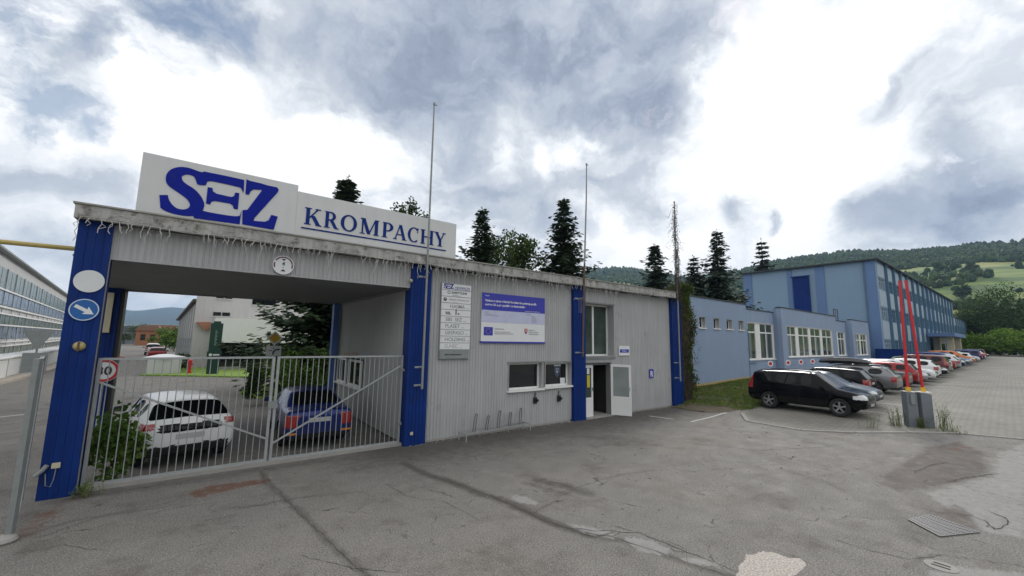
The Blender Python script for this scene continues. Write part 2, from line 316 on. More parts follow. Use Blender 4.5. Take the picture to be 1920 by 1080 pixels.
    def mixc(f, a, b):
        q = N(t, 'ShaderNodeMix', data_type='RGBA'); L(t, f, q.inputs[0])
        for i, v in ((6, a), (7, b)):
            if isinstance(v, tuple): q.inputs[i].default_value = (*v, 1)
            else: L(t, v, q.inputs[i])
        return q.outputs[2]
    grit = nz(55, 4, .8); fine = nz(11, 8, .7); mid = nz(1.7, 8, .65); big = nz(.35, 5, .55)
    vo = N(t, 'ShaderNodeTexVoronoi'); vo.inputs['Scale'].default_value = 70; L(t, P, vo.inputs['Vector'])
    base = mixc(rng(mid, .35, .65), (.132, .120, .105), (.190, .174, .152))
    base = mixc(rng(big, .38, .62, 0, .55), base, (.15, .145, .14))
    base = mixc(rng(grit, .50, .66, 0, .85), base, (.42, .41, .39))
    base = mixc(rng(grit, .49, .34, 0, .9), base, (.055, .053, .05))
    g2 = nz(36, 3, .8); base = mixc(rng(g2, .50, .62, 0, .42), base, (.29, .27, .24)); base = mixc(rng(g2, .47, .36, 0, .55), base, (.075, .07, .064))
    base = mixc(rng(fine, .52, .70, 0, .35), base, (.10, .093, .085))
    base = mixc(rng(nz(.95, 10, .72), .52, .68, 0, .60), base, (.080, .068, .057))
    base = mixc(rng(nz(.6, 10, .75), .57, .70, 0, .35), base, (.30, .285, .26))
    sp = N(t, 'ShaderNodeTexVoronoi'); sp.inputs['Scale'].default_value = 1.9; L(t, P, sp.inputs['Vector'])
    # hairline cracks
    cv = N(t, 'ShaderNodeTexVoronoi', feature='DISTANCE_TO_EDGE'); cv.inputs['Scale'].default_value = .42
    wn = N(t, 'ShaderNodeTexNoise'); wn.inputs['Scale'].default_value = 1.6; wn.inputs['Detail'].default_value = 6; L(t, P, wn.inputs['Vector'])
    wa = N(t, 'ShaderNodeVectorMath', operation='MULTIPLY_ADD'); L(t, wn.outputs['Color'], wa.inputs[0]); wa.inputs[1].default_value = (1.3, 1.3, 0); L(t, P, wa.inputs[2]); L(t, wa.outputs[0], cv.inputs['Vector'])
    crk = math_(t, 'MULTIPLY', rng(cv.outputs['Distance'], .008, .001), rng(mid, .50, .62))
    base = mixc(math_(t, 'MULTIPLY', crk, .85), base, (.05, .048, .045))
    def att(nm, edge=.35, s1=.35, s2=.62, k=1.0):
        a = N(t, 'ShaderNodeAttribute', attribute_name=nm).outputs['Fac']
        v = math_(t, 'ADD', a, math_(t, 'MULTIPLY', math_(t, 'SUBTRACT', nz(4.5, 9, .7), .5), edge*2.2))
        v = math_(t, 'MULTIPLY', v, math_(t, 'GREATER_THAN', a, .02))
        return rng(v, s1, s2, 0, k)
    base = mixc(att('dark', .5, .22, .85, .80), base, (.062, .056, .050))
    base = mixc(att('light', .9, .25, .75, .60), base, mixc(rng(fine, .4, .6), (.28, .275, .265), (.36, .355, .34)))
    base = mixc(att('brown', 1.3, .30, .95, .62), base, (.068, .050, .040))
    base = mixc(att('rust', 1.5, .30, 1.0, .75), base, (.13, .052, .03))
    base = mixc(att('concrete', .45, .40, .50, 1.0), base, mixc(rng(nz(38, 4), .4, .6), (.30, .27, .24), (.55, .50, .45)))
    L(t, base, p.inputs['Base Color']); L(t, rng(mid, .3, .7, .92, .74), p.inputs['Roughness'])
    h = math_(t, 'ADD', math_(t, 'MULTIPLY', grit, .5), math_(t, 'MULTIPLY', fine, .8)); h = math_(t, 'SUBTRACT', h, math_(t, 'MULTIPLY', crk, 1.5))
    b = N(t, 'ShaderNodeBump'); b.inputs['Strength'].default_value = .55; b.inputs['Distance'].default_value = .012; L(t, h, b.inputs['Height']); L(t, b.outputs[0], p.inputs['Normal'])
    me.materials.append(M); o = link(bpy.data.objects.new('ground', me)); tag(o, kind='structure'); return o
ground_mesh()

def cracks():
    r = random.Random(19); a = MB()
    def walk(P, w, br=1):
        Q = [Vector((*P[0], 0))]
        for p, q in zip(P[:-1], P[1:]):
            p, q = Vector((*p, 0)), Vector((*q, 0)); n = max(2, int((q-p).length/.09)); d = (q-p).normalized(); sd = Vector((-d.y, d.x, 0))
            for k in range(1, n+1): Q.append(p.lerp(q, k/n)+sd*(r.gauss(0, .010)+.05*noise.noise(p.lerp(q, k/n)*3)))
        L_, R2 = [], []
        for i, p in enumerate(Q):
            d = (Q[min(i+1, len(Q)-1)]-Q[max(i-1, 0)]).normalized(); sd = Vector((-d.y, d.x, 0))*w*(.3+r.random())*(0.15 if i in (0, len(Q)-1) else 1); L_.append(p+sd+Vector((0, 0, .0042))); R2.append(p-sd+Vector((0, 0, .0042)))
        n = len(Q); a.add(L_+R2, [(i, i+1, n+i+1, n+i) for i in range(n-1)])
        if br:
            for _ in range(max(1, n//9)):
                p = r.choice(Q); an_ = r.random()*6.28; l = r.uniform(.15, .7); walk([(p.x, p.y), (p.x+l*math.cos(an_)*.6, p.y+l*math.sin(an_)*.6), (p.x+l*math.cos(an_+.5), p.y+l*math.sin(an_+.5))], w*.6, 0)
    for P, w in (([(488, 882), (530, 930), (590, 990), (640, 1040), (700, 1088)], .004), ([(420, 952), (500, 946), (560, 933), (690, 922)], .005), ([(270, 968), (340, 950), (420, 940)], .005),
                 ([(812, 893), (880, 915), (960, 947), (1050, 988), (1170, 1013), (1290, 1055), (1380, 1087)], .005), ([(1005, 960), (1080, 915), (1150, 893), (1240, 880)], .005), ([(1060, 990), (1200, 1000), (1290, 1036), (1390, 1075)], .006),
                 ([(1712, 888), (1745, 872), (1775, 868)], .010), ([(1770, 905), (1830, 893), (1872, 888)], .010), ([(60, 1012), (180, 972), (330, 946)], .005), ([(20, 1042), (120, 1020), (200, 1036)], .004), ([(1180, 868), (1300, 884), (1400, 876)], .004),
                 ([(1560, 1010), (1620, 1030), (1700, 1048), (1780, 1042)], .006), ([(1852, 958), (1880, 970), (1886, 986), (1864, 993), (1846, 975)], .012), ([(720, 905), (760, 930), (830, 940), (900, 975)], .004), ([(1290, 830), (1420, 845), (1560, 838)], .007), ([(560, 1040), (640, 1060), (760, 1075)], .004)):
        walk(gx(P), w)
    tag(a.build('asphalt_cracks', mat('crack_dirt', (.045, .040, .035), .95)), kind='structure')
    b = MB()   # loose stones and crumbs of asphalt lying about
    for _ in range(650):
        k = r.random()
        if k < .4: x, y = r.uniform(4.8, 17.5), 11.0-abs(r.gauss(0, .12))
        elif k < .5: x, y = r.uniform(14, 20), r.uniform(4.2, 9)
        else: x, y = r.uniform(-1.5, 14), r.uniform(2.5, 10.8)
        q = r.uniform(.006, .016)*(1.4 if k < .6 else .8); b.add([(x+q*r.uniform(.6, 1.2)*i, y+q*r.uniform(.6, 1.2)*j, z) for z in (0, q*r.uniform(.6, 1.2)) for i, j in ((-1, -1), (1, -1), (1, 1), (-1, 1))], [(4, 5, 6, 7), (0, 1, 5, 4), (1, 2, 6, 5), (2, 3, 7, 6), (3, 0, 4, 7)])
    tag(b.build('gravel', mat('loose_stones', (.24, .22, .19), .9, 0, .3, 3)), 'loose stones and crumbs scattered on the old asphalt', 'gravel', kind='stuff')
cracks()
LANG = R_(1.8)                       # direction of the parking row
UL = Vector((math.cos(LANG), math.sin(LANG), 0)); NL = Vector((-math.sin(LANG), math.cos(LANG), 0))
def paving():
    edge = [(-60, 30), (-6, 21.5), (.9, 20.5), (2.2, 20.1), (3.3, 19.1), (4.4, 17.85), (5.6, 16.75), (7.4, 16.9), (8.2, 18.3), (9.5, 21.5), (14, 24)]
    ys = np.unique(np.concatenate([np.linspace(-60, -6, 8), np.arange(-6, 14.2, .25)])); xe = np.interp(ys, [e[0] for e in edge], [e[1] for e in edge])
    kn = [23.5, 30, 45, 120]; ts = np.concatenate([[0, .02, .05], [23.5, 26, 30, 34, 38, 45, 60, 80, 100, 120, 152]])
    vs = []; nx = 0
    for y, e in zip(ys, xe):
        row = [e+a*0.5 for a in (0, .3, .8)]+[max(k, e+.5+i*.01) for i, k in enumerate((23.5, 30, 45, 60, 80, 100, 120, 152))]
        nx = len(row); vs += [(x, y, gz(x)+.012) for x in row]
    fs = [(j*nx+i, j*nx+i+1, (j+1)*nx+i+1, (j+1)*nx+i) for j in range(len(ys)-1) for i in range(nx-1)]
    M = bpy.data.materials.new('paving_blocks'); M.use_nodes = True; t = M.node_tree; p = t.nodes['Principled BSDF']; p.inputs['Roughness'].default_value = .85
    g = N(t, 'ShaderNodeNewGeometry'); mp = N(t, 'ShaderNodeMapping'); mp.inputs['Rotation'].default_value = (0, 0, R_(46.8)); L(t, g.outputs['Position'], mp.inputs['Vector'])
    b = N(t, 'ShaderNodeTexBrick'); b.inputs['Scale'].default_value = 1; b.inputs['Brick Width'].default_value = .24; b.inputs['Row Height'].default_value = .14; b.inputs['Mortar Size'].default_value = .012; b.inputs['Mortar Smooth'].default_value = .3
    b.inputs['Color1'].default_value = (.24, .228, .20, 1); b.inputs['Color2'].default_value = (.205, .195, .172, 1); b.inputs['Mortar'].default_value = (.125, .12, .095, 1); L(t, mp.outputs[0], b.inputs['Vector'])
    n = N(t, 'ShaderNodeTexNoise'); n.inputs['Scale'].default_value = .5; n.inputs['Detail'].default_value = 9; n.inputs['Roughness'].default_value = .65; L(t, g.outputs['Position'], n.inputs['Vector'])
    v = N(t, 'ShaderNodeVectorMath', operation='SCALE'); L(t, b.outputs['Color'], v.inputs[0]); L(t, math_(t, 'MULTIPLY_ADD', n.outputs['Fac'], 1.1, .45), v.inputs['Scale'])
    L(t, v.outputs[0], p.inputs['Base Color']); bu = N(t, 'ShaderNodeBump'); bu.inputs['Distance'].default_value = .01; bu.inputs['Strength'].default_value = .5; L(t, b.outputs['Fac'], bu.inputs['Height']); bu.invert = True; L(t, bu.outputs[0], p.inputs['Normal'])
    a = MB(); a.add(vs, fs); o = a.build('paving', M); tag(o, kind='structure')
    # flush edging stones along the paving
    k = MB(); pts = [(e, y) for y, e in edge[1:9]]
    for (x0, y0), (x1, y1) in zip(pts[:-1], pts[1:]):
        d = math.hypot(x1-x0, y1-y0); n_ = max(1, int(d))
        for i in range(n_):
            a_ = Vector((x0+(x1-x0)*(i+.01)/n_, y0+(y1-y0)*(i+.01)/n_, 0)); b_ = Vector((x0+(x1-x0)*(i+.985)/n_, y0+(y1-y0)*(i+.985)/n_, 0))
            a_.z = gz(a_.x)-.02; b_.z = gz(b_.x)-.02; k.bar(a_, b_, .14, .09+rnd.random()*.012)
    tag(k.build('kerb', m_conc), kind='structure')
paving()
m_line = mat('worn_white_line', (.50, .50, .48), .8, 0, .1, 10, dirt=((.2, .19, .17), 12, .54))
def markings():
    a = MB()
    def strip(p, q, w=.10, z=.016):
        p = Vector((*p, 0)); q = Vector((*q, 0)); n = max(1, int((q-p).length/1.0)); d = (q-p).normalized(); s = Vector((-d.y, d.x, 0))*w/2
        for i in range(n):
            u, v = p.lerp(q, i/n), p.lerp(q, (i+1)/n); a.add([(*(u-s).xy, gz(u.x)+z), (*(v-s).xy, gz(v.x)+z), (*(v+s).xy, gz(v.x)+z), (*(u+s).xy, gz(u.x)+z)], [(0, 1, 2, 3)])
    for p, q in (((1217, 780), (1262, 786)), ((1295, 791), (1330, 783)), ((1330, 783), (1362, 775))): strip(G(*p), G(*q), .09, .005)
    for i in range(0, 34):
        c = Vector((22.3, 0, 0))+UL*(2.7*i); y0 = 3.9+2.7*i*math.sin(LANG)
        strip((c.x, y0), (c.x-.03, y0+4.6), .10, .017)
    o = a.build('parking_lines', m_line); tag(o, kind='structure')
markings()

def blades(b, x, y, z, h, n=1, spread=.05, r=rnd, m=0):
    for _ in range(n):
        a = r.random()*6.28; px, py = x+r.gauss(0, spread), y+r.gauss(0, spread); hh = h*(.5+r.random()*.8); w = .006+.006*r.random(); lx, ly = math.cos(a)*hh*.5, math.sin(a)*hh*.5; sx, sy = -math.sin(a)*w, math.cos(a)*w
        b.add([(px-sx, py-sy, z), (px+sx, py+sy, z), (px+lx*.4+sx, py+ly*.4+sy, z+hh*.6), (px+lx*.4-sx, py+ly*.4-sy, z+hh*.6), (px+lx, py+ly, z+hh)], [(0, 1, 2, 3), (3, 2, 4)], m)
# grassy bank beside the low blue building
def bank_z(x, y):
    return gz(x)+.02+.05*min(1, max(0, (y-8.6)/4.0))*min(1, max(0, (x-17.6)/2.0))+.03*noise.noise(Vector((x*1.3, y*1.3, 0)))
def bank():
    edge = [(10.9, 17.65), (10.2, 17.75), (9.2, 17.5), (8.6, 18.0), (8.1, 19.4), (8.05, 21.0)]
    b = MB(); xs = np.arange(17.4, 31.6, .35); ys = np.arange(7.9, 13.3, .3); vs = []; nx = len(xs); ny = len(ys)
    for x in xs:
        for y in ys: 
            lo = np.interp(x, [17.4, 18.2, 19.5, 22, 31.6], [9.2, 8.5, 8.15, 8.3, 9.2]); yy = lo+(y-7.9)/(13.0-7.9)*(13.2-lo); z = bank_z(x, yy) if y > 8.0 else gz(x)-.05
            vs.append((x+(.12*noise.noise(Vector((x, yy, 3)))), yy+(.25*noise.noise(Vector((x*1.1, 1, 3))) if y < 12 else 0), z))
    fs = [(i*ny+j, (i+1)*ny+j, (i+1)*ny+j+1, i*ny+j+1) for i in range(nx-1) for j in range(ny-1)]
    M = mat('earth_and_leaf_litter', (.10, .075, .05), .95, 0, .25, 2.5, .6, 18, dirt=((.05, .065, .02), 1.2, .47))
    b.add(vs, fs); o = b.build('grass_bank', M); tag(o, kind='structure')
    g = MB(); r = random.Random(3)
    for _ in range(15000):
        x = 17.6+r.random()*13.6; lo = np.interp(x, [17.4, 18.2, 19.5, 22, 31.6], [9.3, 8.6, 8.25, 8.4, 9.3]); y = lo+r.random()*(13-lo)
        dens = .5+.9*noise.noise(Vector((x*.7, y*.7, 1)))+(.35 if x > 19 else -.45)
        if r.random() < dens: blades(g, x, y, bank_z(x, y)-.01, .11, 2, .04, r)
    tag(g.build('grass', leafmat('grass_blades', (.09, .15, .03), (.19, .23, .06), 1.5)), 'thin green grass on the bank beside the low blue building', 'grass', kind='stuff')
bank()
# yard island, lawn and road edge behind the gate
def slab(name, pts, z0, z1, m_, kind='structure', label=None, cat=None):
    a = MB(); a.prism(pts, (0, 0, z0), (1, 0, 0), (0, 1, 0), (0, 0, 1), z1-z0); o = a.build(name, m_); tag(o, label, cat, kind=kind); return o
m_lawn = mat('mown_lawn', (.19, .29, .045), .95, 0, .22, 1.8, .5, 30)
slab('lawn', [(-3.25, 39.3), (-1.2, 37.9), (4.2, 33.6), (14, 33), (16, 45), (-3.1, 46.5)], -.05, .10, m_lawn)
slab('lawn', [(1.75, 25.2), (2.6, 22.3), (4.9, 19.8), (9.5, 20), (9.5, 31), (3.0, 28.5)], -.05, .10, m_lawn)
slab('pavement', [(-8.75, 26), (-8.75, 39), (-9.0, 46), (-12.6, 92), (-20, 92), (-14, 26)], -.05, .14, mat('kerb_concrete', (.36, .32, .27), .9, 0, .12, 3))

# ------------------------------------------------------------------ gatehouse
WY, PY, FYF = 11.08, 10.93, 10.73      # wall plane, pillar front, fascia front
def corr(mb, a, b, z0, z1, nrm_, holes=(), per=.105, dep=.013):
    """corrugated sheet between plan points a and b; holes = (s0,s1,z0,z1) along the run"""
    a = Vector((*a, 0)); b = Vector((*b, 0)); Ln = (b-a).length; d = (b-a)/Ln; n = Vector((*nrm_, 0)); k = max(1, round(Ln/per)); p = Ln/k
    def col(s0, s1, o0, o1, za, zb):
        u, v = a+d*s0+n*o0, a+d*s1+n*o1; mb.add([(u.x, u.y, za), (v.x, v.y, za), (v.x, v.y, zb), (u.x, u.y, zb)], [(0, 1, 2, 3)])
    for i in range(k):
        s = i*p; mid = s+p/2; rs = [(z0, z1)]
        for (h0, h1, hz0, hz1) in holes:
            if h0 < mid < h1:
                nr = []
                for (u, v) in rs:
                    if hz0 > u: nr.append((u, min(v, hz0)))
                    if hz1 < v: nr.append((max(u, hz1), v))
                rs = nr
        for (u, v) in rs:
            col(s, s+p*.58, 0, 0, u, v); col(s+p*.58, s+p*.70, 0, -dep, u, v); col(s+p*.70, s+p*.88, -dep, -dep, u, v); col(s+p*.88, s+p, -dep, 0, u, v)
gh = thing('gatehouse', 'long grey corrugated gatehouse with blue pillars, a drive-through passage and flat roof', 'building', (8, 13, 0))
def P_(name, fn, mats, parent=gh, **k):
    a = MB(); fn(a); return a.build(name, mats, parent, **k)
def wallf(a):
    corr(a, (5.25, WY), (11.17, WY), .06, 5.02, (0, -1), [(8.22-5.25, 9.73-5.25, 1.24, 2.17), (9.83-5.25, 11.15-5.25, 1.27, 2.15)])
    corr(a, (11.8, WY), (17.75, WY), .06, 5.02, (0, -1), [(0, 13.66-11.8, 2.33, 4.45), (0, 13.42-11.8, 0, 2.08)])
P_('wall', wallf, m_grey)
P_('wall', lambda a: corr(a, (18.5, 11.1), (18.5, 18.6), .06, 5.02, (1, 0)), m_grey)
P_('wall', lambda a: corr(a, (4.68, 18.6), (18.5, 18.6), .06, 5.02, (0, 1)), m_grey)
P_('wall', lambda a: corr(a, (4.66, 18.55), (4.66, 11.25), .06, 4.36, (-1, 0), [(.2, 3.6, 1.12, 2.14)]), m_grey_in)
P_('plinth', lambda a: (a.box(5.3, 11.1, 11.06, 11.2, 0, .06), a.box(13.5, 17.7, 11.06, 11.2, -.02, .06)), m_conc)
P_('lintel', lambda a: (corr(a, (-1.58, 11.0), (4.62, 11.0), 4.39, 5.04, (0, -1)), a.box(-1.58, 4.62, 11.0, 11.06, 4.35, 4.39)), m_grey)
def soff(a):
    for i in range(25):
        y = 11.07+i*.30; xl = -2.1-.7*i/25; a.box(xl, 4.66, y, y+.29, 4.36, 4.40)
    a.box(-2.8, 4.66, 18.5, 18.64, 4.33, 5.0); a.box(4.58, 4.64, 11.1, 18.5, 4.30, 4.36)
P_('soffit', soff, m_soffit)
def fasc(a):
    a.box(-2.10, 17.85, FYF, FYF+.04, 5.04, 5.30)
    a.box(-2.10, -2.06, FYF+.04, 18.7, 5.04, 5.30); a.box(17.81, 17.85, FYF+.04, 18.7, 5.04, 5.30)
    a.box(-2.06, 17.81, FYF+.04, WY+.02, 5.06, 5.09)
P_('fascia', fasc, m_fascia)
P_('roof_edging', lambda a: (a.box(-2.13, 17.88, FYF-.03, FYF+.10, 5.303, 5.335), a.box(-2.13, -2.0, FYF+.10, 18.7, 5.303, 5.33)), mat('dirty_zinc', (.30, .29, .26), .6, .2, .2, 5))
P_('roof', lambda a: a.box(-2.05, 17.8, FYF+.11, 18.7, 5.1, 5.31), m_roof)
# pillars: ribbed blue cladding
def pillar(x0, x1, y0, y1, z1=5.04, ribs=True, m_=m_blue):
    a = MB(); a.box(x0, x1, y0, y1, 0, z1)
    if ribs:
        k = max(2, round((x1-x0)/.11))
        for i in range(1, k):
            x = x0+(x1-x0)*i/k; a.box(x-.012, x+.012, y0-.012, y0-.0005, .01, z1-.01)
    return a.build('pillar', m_, gh)
pillar(-2.06, -1.58, PY, 11.30); pillar(4.63, 5.25, PY, 11.35); pillar(11.17, 11.80, PY, 11.3); pillar(17.75, 18.55, PY, 11.4)
pillar(-2.74, -2.20, 17.9, 18.5, 4.36); pillar(4.36, 4.60, 18.3, 18.6, 4.36, False, m_blue_pale)
P_('corner_trim', lambda a: a.box(-1.578, -1.56, PY+.02, 10.98, .02, 4.34), m_trim)
P_('light_box', lambda a: a.box(-2.56, -2.34, 17.80, 17.895, 2.95, 4.2), m_cream)
P_('corner_trim', lambda a: a.box(-2.20, -2.10, 17.95, 18.5, .02, 4.34), m_black)
# windows and doors of the gatehouse
def win(par, x0, x1, z0, z1, y, dep, mull=(), fr=.06, sill=True, glass=m_glass, frm=m_white, cross=(), reveal=m_grey, name='window'):
    """recessed window: reveal box, frame, panes"""
    w = MB(); t = .02
    w.box(x0, x0+t, y, y+dep, z0, z1); w.box(x1-t, x1, y, y+dep, z0, z1); w.box(x0+t, x1-t, y, y+dep, z1-t, z1); w.box(x0+t, x1-t, y, y+dep, z0, z0+t)
    o = w.build(name, reveal, par, local=par.parent is None and par.get('loc') == 1)
    f = MB(); yy = y+dep-.07; X0, X1, Z0, Z1 = x0+t, x1-t, z0+t, z1-t
    f.box(X0, X0+fr, yy, yy+.06, Z0, Z1); f.box(X1-fr, X1, yy, yy+.06, Z0, Z1); f.box(X0+fr, X1-fr, yy, yy+.06, Z0, Z0+fr); f.box(X0+fr, X1-fr, yy, yy+.06, Z1-fr, Z1)
    for q in mull: f.box(q[0]-q[1]/2, q[0]+q[1]/2, yy-.004, yy+.055, Z0+fr, Z1-fr)
    for q in cross: f.box(X0+fr, X1-fr, yy-.002, yy+.05, q-.03, q+.03)
    lc = par.get('loc') == 1
    f.build('frame', frm, o, local=lc)
    g = MB(); g.box(X0+fr, X1-fr, yy+.03, yy+.04, Z0+fr, Z1-fr); g.build('pane', glass, o, local=lc)
    if sill: s = MB(); s.box(x0-.04, x1+.04, y-.07, y+dep-.08, z0-.035, z0+t+.004); s.build('sill', m_white, o, local=lc)
    return o
w1 = win(gh, 8.22, 9.73, 1.24, 2.17, WY-.03, .27)
w2 = win(gh, 9.83, 11.15, 1.27, 2.15, WY-.03, .27)
w3 = win(gh, 11.82, 13.66, 2.33, 4.45, WY-.03, .42, mull=((12.74, .09),), sill=False, glass=m_glass_g)
P_('trim', lambda a: (a.box(8.15, 9.80, WY-.045, WY-.032, 2.17, 2.20), a.box(9.80, 11.165, WY-.045, WY-.032, 2.155, 2.185), a.box(11.82, 13.72, WY-.05, WY-.032, 4.45, 4.48), a.box(11.82, 13.72, WY-.05, WY-.032, 2.24, 2.31)), m_trim)
# window stickers
def txt(par, s, x, z, y, h, m_, align='LEFT', squeeze=1.0, dep=.002, name='lettering', rot=(R_(90), 0, 0), bold=0, local=False):
    cu = bpy.data.curves.new(name, 'FONT'); cu.body = s; cu.size = h/.70; cu.align_x = align; cu.extrude = dep; cu.offset = bold
    t_ = bpy.data.objects.new(name, cu); C.objects.link(t_); dg = bpy.context.evaluated_depsgraph_get(); dg.update()
    me = bpy.data.meshes.new_from_object(t_.evaluated_get(dg)); bpy.data.objects.remove(t_)
    me.materials.clear(); me.materials.append(m_)
    off = Vector((0, 0, 0)) if local or par is None else wl(par)
    M4 = Matrix.Translation(Vector((x, y, z))-off) @ Matrix.Rotation(rot[2], 4, 'Z') @ Matrix.Rotation(rot[0], 4, 'X') @ Matrix.Diagonal((squeeze, 1, 1, 1))
    me.transform(M4); o = link(bpy.data.objects.new(name, me)); o.parent = par; return o
yp = WY-.03+.27-.07+.025
a = MB(); a.prism([(-.15, .2), (.15, .2), (.15, 0), (.09, -.14), (0, -.22), (-.09, -.14), (-.15, 0)], (10.62, yp, 1.80), (1, 0, 0), (0, 0, 1), (0, -1, 0), .004)
stk = tag(a.build('security_sticker', mat('sticker_blue', (.06, .08, .13), .4)), 'dark shield-shaped sticker with a white band inside the right reception window', 'sticker'); at_base(stk)
a = MB(); a.box(10.46, 10.80, yp-.010, yp-.006, 2.00, 2.05); a.prism([(-.05, .04), (0, -.02), (.05, .04), (.05, .01), (0, -.06), (-.05, .01)], (10.62, yp-.008, 1.80), (1, 0, 0), (0, 0, 1), (0, -1, 0), .004)
a.prism([(-.08, .10), (.08, .10), (.08, .08), (-.08, .08)], (10.62, yp-.008, 1.80), (1, 0, 0), (0, 0, 1), (0, -1, 0), .004); b_ = a.build('emblem', m_signwhite, stk)
a = MB(); a.box(10.78, 11.02, yp-.004, yp, 1.34, 1.56); tag(at_base(a.build('notice', m_signwhite)), 'small white paper notice low inside the right reception window', 'notice')
# entrance door
fr = P_('door_frame', lambda a: (a.box(11.82, 11.88, WY+.06, WY+.14, 0, 2.06), a.box(13.36, 13.42, WY-.02, WY+.20, 0, 2.08), a.box(11.88, 13.36, WY+.06, WY+.14, 2.0, 2.06), a.box(11.82, 13.40, WY-.06, WY+.0, 2.08, 2.12)), m_trim)
def leaf(par, o, ex, w, h, name='door_leaf', pale=False):
    ex = nrm(ex); ny = Vector((ex.y, -ex.x, 0)); o = Vector(o); b = MB(); up = Vector((0, 0, 1))
    def bx(u0, u1, z0, z1, n0, n1, M=b): M.prism([(u0, z0), (u1, z0), (u1, z1), (u0, z1)], o+ny*n0, ex, up, ny, n1-n0)
    bx(0, .09, .03, h, 0, .05); bx(w-.09, w, .03, h, 0, .05); bx(.09, w-.09, h-.1, h, 0, .05); bx(.09, w-.09, .03, .14, 0, .05); bx(.09, w-.09, .66, .76, 0, .05); bx(.09, w-.09, .14, .66, .012, .038)
    lf = b.build(name, m_white, par); g = MB(); bx(.09, w-.09, .76, h-.1, .02, .03, g); g.build('pane', glassmat('door_glass', (.25, .28, .28), .15) if pale else m_glass_g, lf)  # pale pane: the reflection is painted into the glass colour
    k = MB(); bx(w-.07, w-.045, 1.0, 1.14, .05, .09, k); bx(w-.07, w-.045, 1.0, 1.14, -.04, 0, k); k.build('handle', m_galv, lf); return lf
leaf(gh, (11.88, WY+.12, 0), (1, 0, 0), .56, 2.0); leaf(gh, (13.40, WY-.03, 0), (.50, -.87, 0), .80, 2.02, pale=True)
a = MB(); a.box(12.08, 12.24, WY+.055, WY+.062, 1.15, 1.62); tag(at_base(a.build('poster', mat('yellow_poster', (.55, .48, .06), .5))), 'yellow poster behind the glass of the closed left door leaf', 'poster')
a = MB(); a.box(12.08, 12.22, WY+.055, WY+.062, 1.66, 1.88); tag(at_base(a.build('notice', m_signwhite)), 'white paper notice above the yellow poster on the left door leaf', 'notice')
# dark rooms behind the openings
P_('interior', lambda a: (a.box(5.4, 11.6, 11.9, 11.95, 0, 4.9), a.box(11.6, 11.7, 11.5, 13.9, 0, 4.9), a.box(13.7, 13.75, 11.2, 13.9, 0, 4.9), a.box(11.7, 13.7, 13.8, 13.9, 0, 4.9), a.box(11.8, 13.7, 11.3, 13.8, 2.12, 2.18)), mat('dim_room', (.05, .045, .04), .9))
P_('doorstep', lambda a: a.box(11.82, 13.4, 10.9, 11.9, 0, .035), m_conc)
# windows in the passage wall
def pw():
    for (y0, y1) in ((16.9, 18.2), (15.0, 16.6)):
        w = MB(); w.box(4.60, 4.66, y0, y0+.07, 1.15, 2.1); w.box(4.60, 4.66, y1-.07, y1, 1.15, 2.1); w.box(4.60, 4.66, y0+.07, y1-.07, 2.03, 2.1); w.box(4.60, 4.66, y0+.07, y1-.07, 1.15, 1.22); w.box(4.605, 4.655, (y0+y1)/2-.03, (y0+y1)/2+.03, 1.22, 2.03)
        o = w.build('window', m_white, gh); g = MB(); g.box(4.64, 4.65, y0+.07, y1-.07, 1.22, 2.03); g.build('pane', m_glass, o)
    a = MB(); a.box(4.50, 4.66, 14.9, 18.25, 1.09, 1.14); a.build('sill', m_white, gh)
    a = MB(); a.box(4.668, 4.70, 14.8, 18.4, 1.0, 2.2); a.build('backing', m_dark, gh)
pw()
a = MB(); a.box(4.42, 4.62, 15.6, 16.7, 2.20, 2.36); tag(at_base(a.build('window_box', mat('faded_wood', (.40, .34, .28), .8))), 'long pale box fixed above the window in the drive-through passage', 'box')

# wall sockets / intercoms under the reception windows
for i, (x, z) in enumerate(((9.36, .88), (10.48, .87))):
    a = MB(); a.box(x-.06, x+.07, WY-.09, WY-.024, z-.11, z+.10); a.disc((x+.03, WY-.12, z), (0, -1, 0), 0, .045, .05, 12); a.bar((x, WY-.05, z+.1), (x+.02, WY-.03, z+.26), .03)
    o = at_base(a.build('wall_ashtray', m_black, bevel=.006)); tag(o, ('left' if i == 0 else 'right')+' one of two small black boxes on the wall under the reception windows', 'wall box', 'black boxes under the reception windows')

# ------------------------------------------------------------------ roof sign
BY = 10.95
def polyf(name, pts, y, h, m_, par):
    a = MB(); a.prism(pts, (0, y, 0), (1, 0, 0), (0, 0, 1), (0, -1, 0), h); o = a.build(name, m_, par)
    return o
sg = thing('roof_sign', 'large white roof sign reading SEZ KROMPACHY in blue standing above the passage', 'sign', (2.3, BY, 5.33))
a = MB(); a.box(-1.31, 1.565, BY, BY+.10, 5.36, 6.63); a.build('panel', m_board, sg)
a = MB(); a.box(1.568, 3.25, BY+.004, BY+.10, 5.36, 6.48); a.build('panel', m_board, sg)
a = MB(); a.box(3.253, 6.02, BY+.002, BY+.10, 5.36, 6.48); a.build('panel', m_board, sg)
a = MB(); a.box(-1.33, 6.04, BY-.012, BY+.13, 5.337, 5.358); a.build('base_rail', m_cream, sg)
for x in (-1.0, .6, 2.2, 3.8, 5.6):
    a = MB(); a.bar((x, BY+.12, 5.35), (x, BY+.12, 6.4), .05); a.bar((x, BY+.13, 6.2), (x, BY+1.2, 5.34), .04); a.build('strut', m_galv_d, sg)
